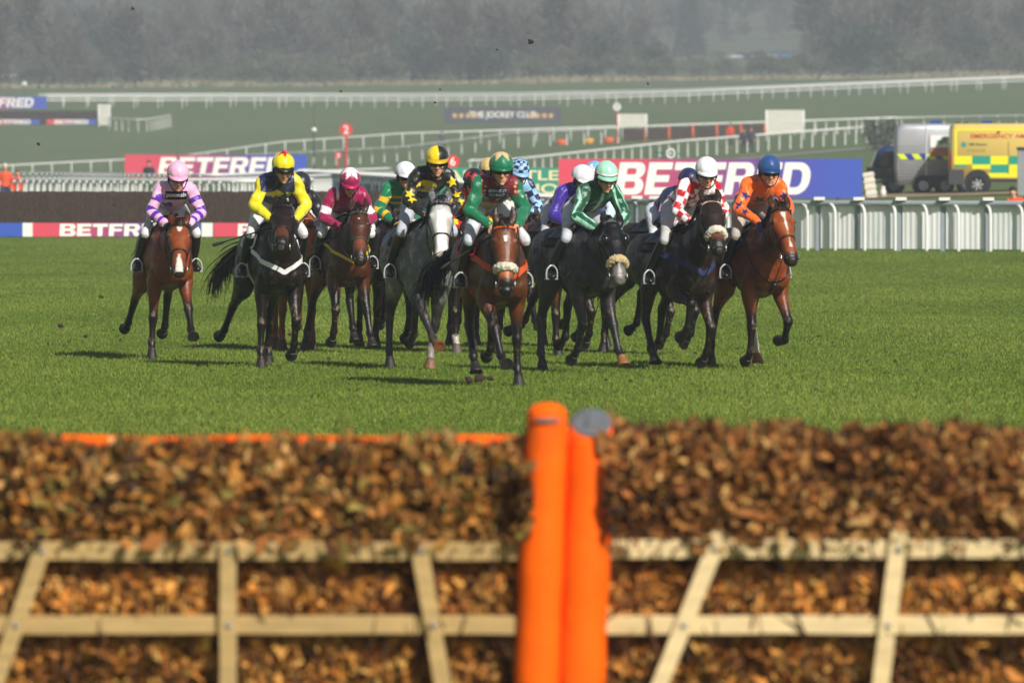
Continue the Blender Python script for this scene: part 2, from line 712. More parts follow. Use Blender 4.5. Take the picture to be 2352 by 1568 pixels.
def plant(i, x, d, s, label=None):
    kd, tm, cm, h = PROTO[i]
    e = empty('bush' if kd == 'shrub' else 'tree', label or TLAB[kd][0], 'bush' if kd == 'shrub' else 'tree', (x, d, gz(x, d) - .15), RNG.uniform(0, 6.28), None if label else TLAB[kd][1])
    e.scale = (s * RNG.uniform(.9, 1.15), s * RNG.uniform(.9, 1.15), s)
    for nm, me, m in (('trunk', tm, m_bark), ('crown', cm, m_twig)):
        if not me.materials:
            me.materials.append(m)
        o = bpy.data.objects.new(nm, me)
        COL.objects.link(o)
        o.parent = e


for i in range(100):                                     # the front row: scrub, small trees, darker ones between
    xd = -420 + 3180 * (i + RNG.uniform(-.4, .4)) / 100
    d = RNG.uniform(1300, 1345)
    low = 1500 < xd < 1870
    plant(int(RNG.choice([4, 5, 5] if low else [4, 5, 4, 5, 7, 1, 0])), wx(xd, d), d, RNG.uniform(.75, 1.15) * (.72 if low else 1))
for i in range(88):
    xd = -400 + 3140 * (i + RNG.uniform(-.4, .4)) / 88
    d = RNG.uniform(1400, 1620)
    if 1500 < xd < 1870:
        continue
    plant(int(RNG.choice([0, 1, 2, 0, 3, 4, 7, 1, 2, 0])), wx(xd, d), d, RNG.uniform(.7, 1.1))
d = 1420.
plant(3, wx(2130, d), d, 1.25, 'broad dark green tree, tallest of those above the rails at the right')
plant(2, wx(2165, d + 25), d + 25, 1.2, 'wide bare tree close behind the broad dark green tree')
d = 1900.
plant(6, wx(1585, d), d, 1.25, 'tallest narrow blue green conifer, alone near the top right of the hill')
plant(6, wx(418, d), d, .9, 'small narrow conifer high in the wood above the red and blue board')
# the wood behind reads as one mass
_mbw = Mb()
for i in range(860):
    d = 1650 + 1900 * RNG.random() ** 1.2
    x = RNG.uniform(-.105, .105) * d
    if abs(x / d - .0255) < .0105 and d < 1960:
        continue
    kd, tm, cm, h = PROTO[int(RNG.choice([0, 1, 2, 0, 1, 3, 4, 2, 7]))]
    V = verts(cm)
    K = np.empty(len(V) * 4, np.float32)
    cm.color_attributes['Col'].data.foreach_get('color', K)
    K = K.reshape(-1, 4)[:, :3]
    sel = RNG.choice(len(V) // 3, 420, replace=False)
    idx = (sel[:, None] * 3 + np.arange(3)).ravel()
    s = RNG.uniform(.7, 1.15)
    a = RNG.uniform(0, 6.28)
    q = V[idx] * s
    q = q.reshape(-1, 3, 3)
    ce = q.mean(1, keepdims=True)
    q = (ce + (q - ce) * (2.1, 2.1, 1.7)).reshape(-1, 3)
    q = np.column_stack([q[:, 0] * math.cos(a) - q[:, 1] * math.sin(a), q[:, 0] * math.sin(a) + q[:, 1] * math.cos(a), q[:, 2]])
    q += (x, d, gz(x, d) - .2)
    _mbw.v.append(q)
    _mbw.c.append(K[idx] * RNG.uniform(.8, 1.2))
_Vw = np.concatenate(_mbw.v)
mew = bpy.data.meshes.new('woodland')
mew.vertices.add(len(_Vw))
mew.loops.add(len(_Vw))
mew.polygons.add(len(_Vw) // 3)
mew.vertices.foreach_set('co', _Vw.astype(np.float32).ravel())
mew.loops.foreach_set('vertex_index', np.arange(len(_Vw), dtype=np.int32))
mew.polygons.foreach_set('loop_start', np.arange(0, len(_Vw), 3, dtype=np.int32))
mew.update(calc_edges=True)
set_col(mew, np.concatenate(_mbw.c))
tag(link('woodland', mew, m_twig, None, False), kind='stuff')


def house(label, xd, d, w, h, wall, roof, dp=7., windows=3):
    x = wx(xd, d)
    e = empty('house', label, 'house', (x, d, gz(x, d)))
    b = Mb()
    b.box((0, 0, h / 2 - .5), (w, dp, h + 1))
    b.build('wall', M(wall, .8, vary=.1, scale=.8), e, smooth=False)
    r = Mb()
    r.add([(-w / 2 - .3, -dp / 2 - .4, h), (w / 2 + .3, -dp / 2 - .4, h), (w / 2 + .3, dp / 2 + .4, h), (-w / 2 - .3, dp / 2 + .4, h), (-w / 2 - .3, 0, h + dp * .4), (w / 2 + .3, 0, h + dp * .4)],
          [(0, 1, 5, 4), (2, 3, 4, 5), (0, 4, 3), (1, 2, 5), (0, 3, 2, 1)])
    ro = r.build('roof', M(roof, .8, vary=.2, scale=1.), e, smooth=False)
    c = Mb()
    c.box((w * .3, 0, h + dp * .42), (.9, .8, 1.6))
    c.build('chimney', M('#7a5a4a', .8), ro, smooth=False)
    for k in range(windows):
        for z in ([h * .3, h * .75] if h > 4 else [h * .55]):
            q = Mb()
            q.box((w * ((k + .5) / windows - .5), -dp / 2 - .02, z), (w / windows * .4, .08, h * .2))
            q.build('window', M('#2c333a', .2), e, smooth=False)


house('pale tall house among the trees at the top, left of middle', 630, 2650, 8, 9, '#dcdcd8', '#6a6460')
house('long low white building in the wood above the board of stars', 886, 1700, 11, 2.4, '#dadada', '#c8c8c6', 5., 5)
house('small cream cottage at the left edge of the wood', -2, 1560, 6, 3.6, '#d8d4c8', '#7a5c4c')
house('distant white farmhouse in the trees at the top left', 85, 2700, 11, 6, '#d4d0c6', '#75665c')

# parked cars as small bright specks by the far hedge
m_glass = mat('dark_glass', C('#15191d'), .08, spec=.8)
m_tyre = mat('tyre', C('#151515'), .85)


def wheel(parent, loc, r=.33, w=.22, rim='#a8acb0', r2=.62):
    t = Mb()
    V, F = [], []
    n = 28
    prof = [(r * r2, -w / 2), (r * .93, -w / 2), (r, -w * .35), (r, w * .35), (r * .93, w / 2), (r * r2, w / 2)]
    for j in range(n):
        a = 2 * math.pi * j / n
        for (rr, y) in prof:
            V.append((rr * math.cos(a), y, rr * math.sin(a)))
    k = len(prof)
    F = [(j * k + i, j * k + (i + 1) % k, ((j + 1) % n) * k + (i + 1) % k, ((j + 1) % n) * k + i) for j in range(n) for i in range(k)]
    t.add(V, F)
    to = t.build('wheel', m_tyre, parent, loc=loc)
    q = Mb()
    q.tube([(0, -w * .30, 0), (0, -w * .22, 0), (0, w * .4, 0)], [r * r2 * .92, r * r2, r * r2], 24, ref=(1, 0, 0))
    q.tube([(0, -w * .42, 0), (0, -w * .3, 0)], [r * .16, r * .2], 16, ref=(1, 0, 0))
    for i in range(7):
        a = 2 * math.pi * i / 7
        q.box((math.cos(a) * r * .38, -w * .33, math.sin(a) * r * .38), (r * .34, w * .12, r * .13), rot=Matrix.Rotation(-a, 3, 'Y'))
    q.build('rim', M(rim, .4, metal=.5), to, smooth=False)
    return to


def prism(mb, prof, y0, y1, col=None, mi=0):
    """profile in xz pushed from y0 to y1"""
    n = len(prof)
    V = [(x, y0, z) for x, z in prof] + [(x, y1, z) for x, z in prof]
    F = [(i, (i + 1) % n, n + (i + 1) % n, n + i) for i in range(n)] + [tuple(range(n - 1, -1, -1)), tuple(range(n, 2 * n))]
    mb.add(V, F, col, mi)


def car(label, x, d, colr, rz=0., group=None, z=None):
    e = empty('parked_car', label, 'car', (x, d, gz(x, d) if z is None else z), rz, group)
    b = Mb()
    prism(b, [(-2.1, .3), (2.1, .3), (2.12, .75), (1.9, .92), (1.1, .98), (-1.9, 1.0), (-2.15, .8)], -.85, .85)
    b.build('body', M(colr, .3), e, smooth=False)
    g = Mb()
    prism(g, [(-1.75, 1.0), (1.05, .98), (.45, 1.42), (-1.35, 1.45)], -.74, .74)
    g.build('window_glass', m_glass, e, smooth=False)
    r = Mb()
    prism(r, [(-1.38, 1.42), (.48, 1.41), (.4, 1.49), (-1.3, 1.5)], -.72, .72)
    r.build('roof', M(colr, .3), e, smooth=False)
    for sx in (-1.3, 1.3):
        for sy in (-.8, .8):
            wheel(e, (sx, sy, .32))


for i, (xd, c, lab) in enumerate([(1684, '#c8ccd2', 'silver'), (1702, '#2a4a8a', 'dark blue'), (1722, '#d8d8d8', 'white'), (1744, '#22406e', 'navy'), (1763, '#b8bcc0', 'grey'), (1786, '#2f7ac0', 'bright blue'), (1806, '#2d5f9e', 'mid blue'), (1830, '#394a66', 'slate blue')]):
    d = 1940 + 2 * i
    car('tiny %s car parked in the row below the far hedge' % lab, wx(xd, d), d, c, .3 * math.sin(i), 'cars parked in the far field')

# ------------------------------------------------------------------ running rails
m_white = mat('white_plastic', C('#dfe0de'), .45, vary=.05, scale=3)
m_teal = mat('teal_plastic', C('#0f6f63'), .5)
m_grey = mat('grey_plastic', C('#9aa3aa'), .5, vary=.06, scale=4)


def post_mesh(style, h):
    b = Mb()
    if style == 'swan':
        b.tube([(0, 0, -.4), (0, 0, h * .62), (0, -.02, h * .78), (-.06, -.10, h * .93), (-.14, -.18, h - .03)], [.052] * 5, 8, sub=3, ref=(1, 0, 0))
    elif style == 'teal':
        b.tube([(0, 0, -.4), (0, 0, h * .66)], .06, 10, ref=(1, 0, 0), mi=1)
        b.tube([(0, 0, h * .64), (0, 0, h * .88), (-.03, -.04, h * .96), (-.12, -.10, h)], [.045] * 4, 8, sub=3, ref=(1, 0, 0))
    else:
        b.tube([(0, 0, -.4), (0, 0, h - .03)], .052, 8, ref=(1, 0, 0))
    return b.mesh('post')


def rail(label, pts, spacing, h=1.2, style='straight', second=None, m=None, group='white running rails of the course', r=.07):
    P = catmull(np.array([(wx(a, d), d) for a, d in pts]), 24)
    seg = np.r_[0, np.cumsum(np.linalg.norm(np.diff(P, axis=0), axis=1))]
    tot = seg[-1]
    n = min(99, max(2, int(tot / spacing) + 1))
    sp = tot / (n - 1)
    o = P[len(P) // 2]
    e = empty('running_rail', label, 'rail', (o[0], o[1], gz(*o)), 0, group)
    O = np.array(e.location)
    T = [np.array((p[0], p[1] - (.18 if style != 'straight' else 0), gz(*p) + h)) - O for p in P]
    b = Mb()
    b.tube(T, r, 8, ref=(0, 0, 1), rb=r * .8)
    b.build('rail', m or m_white, e)
    if second:
        b = Mb()
        b.tube([t - (0, 0, h - second) for t in T], r * .8, 8, ref=(0, 0, 1))
        b.build('rail', m or m_white, e)
    pm = post_mesh(style, h)
    pm.materials.append(m_white)
    pm.materials.append(m_teal)
    pm.polygons.foreach_set('use_smooth', [True] * len(pm.polygons))
    for i in range(n):
        s = i * sp
        x, d = np.interp(s, seg, P[:, 0]), np.interp(s, seg, P[:, 1])
        q = bpy.data.objects.new('post', pm)
        COL.objects.link(q)
        q.parent = e
        q.location = np.array((x, d, gz(x, d))) - O
    return e


rail('nearest white rail of the middle field, climbing to the twigs at right', [(1080, 560), (1300, 572), (1650, 588), (1990, 600)], 1.15, 1.15, 'swan')
rail('white swan neck rail passing in front of the red number two disc', [(560, 720), (900, 705), (1180, 695), (1420, 690)], 1.55, 1.2, 'swan')
rail('long straight posted white rail running up from the left edge of the field', [(-60, 784), (300, 786), (700, 784), (1100, 784), (1430, 790)], 1.8, 1.2)
rail('white rail behind the two pale wing screens of the hurdles', [(1420, 730), (1800, 735), (2060, 740)], 1.9, 1.2, 'swan')
rail('white rail running off behind the trailer roof to the right edge', [(1840, 690), (2060, 700), (2420, 690)], 1.9, 1.2, 'swan', m=m_white)
rail('far double white rail spanning the whole width of the course', [(90, 1000), (500, 1004), (1176, 1000), (1600, 1000), (2000, 1000), (2420, 1000)], 2.8, 1.35, second=.95, r=.10)
rail('second far white rail close beyond the double rail', [(90, 1022), (700, 1030), (1300, 1025), (1700, 1016), (2420, 1010)], 3.0, 1.45, 'straight', r=.10)
rail('short white swan neck rail leading off the far left fence wing', [(250, 905), (330, 900), (392, 915)], 1.5, 1.3, 'swan')
rail('curving white rail right behind the dark brush fence at the left', [(40, 312), (200, 306), (380, 300), (560, 296), (720, 300)], .62, 1.2, 'swan')
rail('second curving white rail behind the dark brush fence', [(60, 334), (240, 326), (420, 320), (600, 330), (760, 350)], .7, 1.15, 'swan')
rail('third pale rail curving away beyond the dark brush fence', [(-40, 420), (150, 405), (330, 380), (560, 372), (900, 420)], 1.1, 1.15, 'swan')

# privacy rail: grey top tube, grey corrugated screen, white posts
def screen_fence():
    X = [(15.2, 198), (11.55, 199.5), (6.95, 202), (3.6, 206.5), (.8, 221), (-1.7, 280), (-5.4, 335), (-9.8, 395)]
    P = catmull(np.array(X), 40)
    seg = np.r_[0, np.cumsum(np.linalg.norm(np.diff(P, axis=0), axis=1))]
    e = empty('screen_fence', 'grey corrugated screen fence with white posts behind the horses at right', 'fence', (X[2][0], X[2][1], 0))
    O = np.array(e.location)

    def pt(s, off=0., z=0.):
        x, d = np.interp(s, seg, P[:, 0]), np.interp(s, seg, P[:, 1])
        return np.array((x, d + off, gz(x, d) + z)) - O
    tot = seg[-1]
    b = Mb()
    ss = np.linspace(0, tot, 160)
    b.tube([pt(s, -.03, 1.12) for s in ss], .065, 10, ref=(0, 0, 1))
    b.build('top_rail', m_grey, e)
    m_scr = mat('screen_sheet', C('#e2e6e6'), .55, vary=.12, scale=2.5, stretch=(3, 3, .3))
    m_scr2 = mat('screen_sheet_pale', C('#eef0ef'), .55, vary=.12, scale=2.5, stretch=(3, 3, .3))
    for mm in (m_scr, m_scr2):                          # thin sheet that lets some light through
        nt = mm.node_tree
        pb = nt.nodes['Principled BSDF']
        tl = nt.nodes.new('ShaderNodeBsdfTranslucent')
        tl.inputs[0].default_value = (.75, .78, .78, 1)
        mx = nt.nodes.new('ShaderNodeMixShader')
        mx.inputs[0].default_value = .15
        nt.links.new(pb.outputs[0], mx.inputs[1])
        nt.links.new(tl.outputs[0], mx.inputs[2])
        nt.links.new(mx.outputs[0], nt.nodes['Material Output'].inputs[0])
    s = 0.
    k = 0
    while s < tot - .1:
        L = 1.1
        V, F = [], []
        n = 60 if s < 40 else 16
        for i in range(n + 1):
            q = min(s + .05 + (L - .1) * i / n, tot)
            off = .07 + .008 * math.sin(i * .785 + .4)
            V += [pt(q, off, .05), pt(q, off, 1.08)]
        F = [(2 * i, 2 * i + 2, 2 * i + 3, 2 * i + 1) for i in range(n)]
        b = Mb()
        b.add(V, F)
        b.build('screen_panel', m_scr2 if k % 3 else m_scr, e)
        b = Mb()
        p = pt(s, .12)
        b.box(p + (0, 0, .55), (.16, .05, 1.2))
        b.box(p + (0, -.16, 1.215), (.24, .22, .07))
        b.build('screen_post', [M('#87929a', .5)], e, smooth=False)
        c = Mb()
        c.box(p + (0, -.2, 1.225), (.26, .2, .075))
        c.build('post_cap', m_white, e, smooth=False)
        s += L
        k += 1
    s = .35
    while s < tot:
        d = np.interp(s, seg, P[:, 1])
        p = pt(s, -.13)
        b = Mb()
        if d < 226:
            b.tube([p + (0, 0, -.3), p + (0, 0, .70), p + (-.01, .02, .95), p + (-.06, .08, 1.06), p + (-.12, .15, 1.10)], [.038, .038, .036, .034, .032], 10, sub=3, ref=(1, 0, 0))
            b.build('post', m_white, e)
        else:
            b.tube([p + (0, 0, -.3), p + (0, 0, .82)], .085, 10, ref=(1, 0, 0))
            o = b.build('post', m_teal, e)
            b = Mb()
            b.tube([p + (0, 0, .80), p + (0, 0, 1.1), p + (.02, .05, 1.2), p + (.14, .10, 1.24)], [.06] * 4, 10, sub=3, ref=(1, 0, 0))
            b.build('post_head', m_white, o)
        s += .80 if d < 226 else 1.9


screen_fence()

# ------------------------------------------------------------------ boards with lettering
BET = [(0, '#d8465c'), (.22, '#cf4660'), (.45, '#a03f78'), (.7, '#57439a'), (.86, '#3d50b4'), (1, '#3454b8')]


def grad(t):
    c = np.array([C(q) for _, q in BET])
    return np.column_stack([np.interp(t, [k for k, _ in BET], c[:, i]) for i in range(3)])


def slab(mb, pts, ex):
    """one flat polygon in xz, facing -y, ex thick"""
    n = len(pts)
    V = [(x, -ex, z) for x, z in pts] + [(x, 0, z) for x, z in pts]
    F = [tuple(range(n))] + [(i, n + i, n + (i + 1) % n, (i + 1) % n) for i in range(n)]
    mb.add(V, F)


def ringslab(mb, out, inn, ex):
    n = len(out)
    V = [(x, -ex, z) for x, z in out] + [(x, -ex, z) for x, z in inn] + [(x, 0, z) for x, z in out] + [(x, 0, z) for x, z in inn]
    F = []
    for i in range(n):
        j = (i + 1) % n
        F += [(i, j, n + j, n + i), (i, 2 * n + i, 2 * n + j, j), (n + i, n + j, 3 * n + j, 3 * n + i)]
    mb.add(V, F)


def bowl(x0, x1, z0, z1, r, k=8):
    """outline: square on the left, round on the right, counter-clockwise"""
    P = [(x0, z1), (x0, z0)]
    for i in range(k + 1):
        a = -math.pi / 2 + math.pi / 2 * i / k
        P.append((x1 - r + r * math.cos(a), z0 + r + r * math.sin(a)))
    for i in range(k + 1):
        a = math.pi / 2 * i / k
        P.append((x1 - r + r * math.cos(a), z1 - r + r * math.sin(a)))
    return P


def heavy_letters(name, word, parent, w, h, loc, m, shear=.2, ex=.006, gap=.09):
    """broad heavy capitals (B D E F R T only), unit height letters scaled to w x h"""
    mb = Mb()
    x = 0.
    st = .30
    for c in word:
        W = {'B': .98, 'D': 1.0, 'E': .86, 'F': .84, 'R': 1.0, 'T': .92}[c]
        X1 = x + W
        if c in 'EF':
            slab(mb, [(x, 0), (x + st, 0), (x + st, 1), (x, 1)], ex)
            slab(mb, [(x + st, .78), (X1, .78), (X1, 1), (x + st, 1)], ex)
            slab(mb, [(x + st, .39), (X1 - .06, .39), (X1 - .06, .60), (x + st, .60)], ex)
            if c == 'E':
                slab(mb, [(x + st, 0), (X1, 0), (X1, .22), (x + st, .22)], ex)
        elif c == 'T':
            slab(mb, [(x, .76), (X1, .76), (X1, 1), (x, 1)], ex)
            slab(mb, [(x + W / 2 - st / 2, 0), (x + W / 2 + st / 2, 0), (x + W / 2 + st / 2, .76), (x + W / 2 - st / 2, .76)], ex)
        elif c == 'D':
            ringslab(mb, bowl(x, X1, 0, 1, .46), bowl(x + st, X1 - st, .22, .78, .2), ex)
        elif c == 'B':
            ringslab(mb, bowl(x, X1 - .03, .51, 1, .24), bowl(x + st, X1 - .03 - st, .62, .82, .08), ex)
            ringslab(mb, bowl(x, X1, 0, .51, .25), bowl(x + st, X1 - st, .19, .41, .09), ex)
        elif c == 'R':
            ringslab(mb, bowl(x, X1 - .03, .40, 1, .29), bowl(x + st, X1 - .03 - st, .58, .81, .1), ex)
            slab(mb, [(x, 0), (x + st, 0), (x + st, .40), (x, .40)], ex)
            slab(mb, [(X1 - .36, 0), (X1 + .02, 0), (X1 - .20, .40), (X1 - .52, .40)], ex)
        x = X1 + gap
    V = np.concatenate(mb.v)
    V[:, 0] += V[:, 2] * shear
    lo, hi = V.min(0), V.max(0)
    V[:, 0] = (V[:, 0] - (lo[0] + hi[0]) / 2) * w / (hi[0] - lo[0])
    V[:, 2] = (V[:, 2] - .5) * h
    mb.v = [V]
    return mb.build(name, m, parent, smooth=False, loc=loc)


m_print = mat('printed_board', attr='Col', rough=.55)
m_letter = mat('white_lettering', C('#f0f0ea'), .6)


def board(label, xd0, xd1, yt, yb, d, text='BETFRED', tx=(.20, .84), th=.80, colors=None, lettercol=None, legs=True, shear=.18, bold=.035, cat='advert board', name='advertising_board', group=None):
    s = FPX / d
    w, h = (xd1 - xd0) / s, (yb - yt) / s
    zb = CAM_H - (yb - HOR) / s
    xc = wx((xd0 + xd1) / 2, d)
    e = empty(name, label, cat, (xc, d, zb), 0, group)
    b = Mb()
    n = 40
    V, F = [], []
    for i in range(n + 1):
        x = w * (i / n - .5)
        for (y, z) in ((-.03, 0), (-.03, h), (.03, h), (.03, 0)):
            V.append((x, y, z))
    for i in range(n):
        for j in range(4):
            F.append((i * 4 + j, (i + 1) * 4 + j, (i + 1) * 4 + (j + 1) % 4, i * 4 + (j + 1) % 4)[::-1])
    F += [(0, 1, 2, 3), tuple(n * 4 + j for j in (3, 2, 1, 0))]
    t = np.repeat(np.linspace(0, 1, n + 1), 4)
    b.add(V, F, grad(t) if colors is None else np.tile(C(colors), (len(V), 1)))
    b.build('panel', m_print, e, color=True, smooth=False)
    if text:
        for li, tline in enumerate(text if isinstance(text, list) else [(text, tx[0], tx[1], .5, th)]):
            tt, a0, a1, zc, hh = tline
            if tt == 'BETFRED':
                heavy_letters('lettering', tt, e, w * (a1 - a0), h * hh, (w * ((a0 + a1) / 2 - .5), -.033, h * zc), m_letter)
                continue
            text_on('lettering', tt, e, w * (a1 - a0), h * hh, (w * ((a0 + a1) / 2 - .5), -.036, h * zc), lettercol or m_letter, bold=bold, shear=shear, ex=.003)
    if legs:
        lg = gz(xc, d) - zb
        for k in (-.42, 0, .42):
            q = Mb()
            q.box((w * k, .08, (lg + h * .6) / 2 - .1), (.09, .09, h * .6 - lg + .2))
            q.build('leg', M('#5d6266', .7), e, smooth=False)
    return e


board('wide red to blue betting board at the right, behind the check silks', 1283, 1980, 365, 455, 279, tx=(.185, .83), th=.82)
board('red to blue betting board at the left, behind the pink cap', 287, 705, 355.5, 409, 464, tx=(.18, .88), th=.78)
board('far red to blue board cut by the left edge, above the far fence', -108, 108, 222, 250, 940, tx=(.20, .86), th=.78)
e = board('green board with cream letters, half hidden by the leading riders', 1010, 1284, 385, 449, 284, text=[('AL GENTLE', .06, .995, .72, .36), ('AUCTIO', .30, .99, .24, .36)], colors='#2d8f78', lettercol=M('#e6dcae', .6), shear=0., bold=.02)
jc = board('grey board with white name and gold stars in the middle field', 1020, 1290, 248, 284.5, 850, text=[('THE JOCKEY CLUB', .215, .785, .52, .50)], colors='#4c4f5a', shear=0., bold=.022)
for sx in (-1, 1):
    for k in range(4):
        q = Mb()
        pts = []
        for i in range(10):
            a = math.pi / 2 + i * math.pi / 5
            r_ = .33 if i % 2 == 0 else .16
            pts.append((math.cos(a) * r_, math.sin(a) * r_))
        prism(q, pts, -.05, -.032)
        q.build('star', M('#d8b070', .5), jc, smooth=False, loc=(sx * (11.7 * .325 + .66 * (k - 1.5)), 0, .8))

# ------------------------------------------------------------------ brush fence at the left with boards along its foot
def brush_fence(label, xd0, xd1, d, h, boards, hb, wing=None, fuzz=3200):
    x0, x1 = wx(xd0, d), wx(xd1, d)
    z = gz((x0 + x1) / 2, d)
    e = empty('brush_fence', label, 'fence', ((x0 + x1) / 2, d, z))
    w = x1 - x0
    b = Mb()
    nx, nz = 160, 8
    V, F, K = [], [], []
    for i in range(nx + 1):
        xx = w * (i / nx - .5)
        for j in range(nz + 1):
            zz = h * j / nz
            V.append((xx, .30 - .45 * (1 - j / nz) * .6 + .02 * noise.noise((xx * 6, zz * 2, 0)) - .30, zz + (.03 * noise.noise((xx * 5, 0, 3)) if j == nz else 0)))
        for (yy, zz) in ((.5, h), (.6, 0)):
            V.append((xx, yy, zz + (.03 * noise.noise((xx * 5, 2, 3)) if zz else 0)))
    k = nz + 3
    F = [(i * k + j, (i + 1) * k + j, (i + 1) * k + j + 1, i * k + j + 1) for i in range(nx) for j in range(k - 1)]
    F += [tuple(range(k))[::-1], tuple(nx * k + j for j in range(k))]
    b.add(V, F)
    b.build('birch', mat('birch_brush', C('#33271f'), .95, vary=.55, scale=9, stretch=(3, 3, .22), bump=1., bscale=20), e)
    b = Mb()
    for i in range(fuzz):
        xx = RNG.uniform(-w / 2, w / 2)
        t = RNG.random()
        zz = h * RNG.uniform(.3, 1.0)
        y = -.27 * (1 - zz / h) - .01
        L = RNG.uniform(.08, .22)
        c = np.array((RNG.normal() * .012, -.03, 1)) * L
        b.add([(xx - .006, y, zz - L * .6), (xx + .006, y, zz - L * .6), (xx + c[0], y + c[1], min(zz + L * .5, h + .05))], [(0, 1, 2)], C(['#4a382c', '#2a1f19', '#5c4634', '#6e5640'][RNG.integers(4)]))
    b.build('twigs', mat('fence_twigs', attr='Col', rough=.9), e, color=True, smooth=False)
    s = FPX / d
    for (a0, a1, kind) in boards:
        bw = (a1 - a0) / s
        xc = wx((a0 + a1) / 2, d) - (x0 + x1) / 2
        q = Mb()
        n = 30
        V, F = [], []
        for i in range(n + 1):
            xx = bw * (i / n - .5)
            for (y, zz) in ((-.03, .02), (-.03, hb), (.03, hb), (.03, .02)):
                V.append((xx, y, zz))
        for i in range(n):
            for j in range(4):
                F.append((i * 4 + j, i * 4 + (j + 1) % 4, (i + 1) * 4 + (j + 1) % 4, (i + 1) * 4 + j))
        F += [(3, 2, 1, 0), tuple(n * 4 + j for j in (0, 1, 2, 3))]
        t = np.repeat(np.linspace(0, 1, n + 1), 4)
        colr = grad(t) if kind == 'b' else np.tile(C({'w': '#e4e4e2', 'l': '#2f55b4'}[kind]), (len(V), 1))
        q.add(V, F, colr)
        qo = q.build('foot_board', m_print, e, color=True, smooth=False, loc=(xc, -.42, 0))
        if kind == 'b':
            heavy_letters('lettering', 'BETFRED', qo, bw * .68, hb * .84, (-.0 * bw, -.033, hb * .51), m_letter, shear=.04)
    return e


brush_fence('long dark brush fence at the left with betting boards along its foot', -70, 1000, 235, 1.26, [(-75, 54, 'l'), (54, 77, 'w'), (77, 462, 'b'), (464, 490, 'w'), (492, 836, 'b'), (838, 862, 'l'), (868, 884, 'w'), (885, 905, 'l'), (906, 960, 'w')], .40)
brush_fence('small far brush fence at the left with betting boards under it', -60, 228, 925, 1.5, [(-40, 92, 'b'), (108, 222, 'b')], .55, fuzz=300)


def wing(label, xd0, xd1, yt, yb, d, slats=14):
    s = FPX / d
    w, h = (xd1 - xd0) / s, (yb - yt) / s
    xc = wx((xd0 + xd1) / 2, d)
    e = empty('wing_screen', label, 'screen', (xc, d, CAM_H - (yb - HOR) / s))
    b = Mb()
    for i in range(slats):
        b.box((w * ((i + .5) / slats - .5), 0, h / 2), (w / slats * .86, .05, h))
    b.build('slats', M('#d9d7cc', .7, vary=.08, scale=2), e, smooth=False)
    b = Mb()
    for z in (.06, h * .5, h - .06):
        b.box((0, .05, z), (w, .05, .1))
    b.build('frame', M('#d9d7cc', .7), e, smooth=False)
    for k in (-.5, .5):
        b = Mb()
        b.tube([(w * k, .02, -.8), (w * k, .02, h)], .09, 8, ref=(1, 0, 0))
        b.build('post', m_white, e)


wing('pale slatted wing screen under the white nought disc', 1420, 1484, 262, 292, 690)
wing('larger pale slatted wing screen at the right end of the far hurdles', 1760, 1845, 253, 306, 660)
wing('white slatted wing at the right end of the far left brush fence', 227, 252, 240, 288, 915, 8)
# far hurdles between the screens
for k in range(6):
    d = 700
    xa = 1428 + 55 * k
    x = wx(xa + 27, d)
    e = empty('hurdle', 'far dark brush hurdle with orange ends between the pale screens', 'hurdle', (x, d, gz(x, d)), 0, 'far hurdles between the wing screens')
    b = Mb()
    b.box((0, 0, .5), (1.75, .3, 1.0))
    b.build('brush', M('#42332b', .9, vary=.4, scale=6), e, smooth=False)
    b = Mb()
    b.tube([(.93, -.1, -.2), (.93, .05, 1.12)], .09, 8, ref=(1, 0, 0))
    b.build('padded_post', M('#e2571e', .6), e)
for k, xd in enumerate((1398, 1352, 1290)):
    d = 700
    x = wx(xd, d)
    b = Mb()
    b.tube([(-.4, 0, .22), (.4, 0, .22)], .2, 10, ref=(0, 0, 1))
    b.box((0, 0, .05), (.7, .3, .1))
    o = b.build('foam_roll', M('#e2601e' if k != 1 else '#d8a030', .7))
    o.location = (x, d, gz(x, d))
    tag(o, ['orange foam roll lying nearest to the nought post', 'yellow foam roll lying in the grass below the grey board', 'orange foam roll lying farthest from the nought post'][k], 'foam roll')


# ------------------------------------------------------------------ marker discs and poles
def marker(label, xd, yc, d, r, txt, red='#d3322c', pole='banded', name='distance_marker'):
    x = wx(xd, d)
    zc = CAM_H - (yc - HOR) / FPX * d
    zg = gz(x, d)
    e = empty(name, label, 'marker', (x, d, zg))
    H_ = zc - zg
    n = 10
    b = Mb()
    for i in range(n):
        z0, z1 = (H_ - r) * i / n, (H_ - r) * (i + 1) / n
        b.tube([(0, 0, z0 - (.3 if i == 0 else 0)), (0, 0, z1)], r * .2, 10, ref=(1, 0, 0), mi=(i % 2 if pole == 'banded' else (1 if pole == 'white' else 0)))
    b.build('pole', [M(red, .5), m_white], e)
    b = Mb()
    b.tube([(0, -.03, H_), (0, .03, H_)], r, 32, ref=(1, 0, 0))
    do = b.build('disc', M(red, .5) if pole != 'white' else m_white, e, smooth=False)
    text_on('numeral', txt, do, r * (.8 if txt != '0' else .7), r * 1.25, (0, -.036, H_), m_letter if pole != 'white' else M('#9a9c9c', .6), bold=.018)
    return e


marker('tall red two disc on a red and white banded pole', 795, 298, 545, .42, '2')
marker('small red three disc on a short red post, left of the two', 777, 357, 480, .20, '3', pole='red')
marker('red six disc showing behind the black and yellow starred rider', 1040, 371, 330, .26, '6', pole='red')
marker('white nought disc on a white pole beside the pale screen', 1417, 246, 690, .32, '0', pole='white')


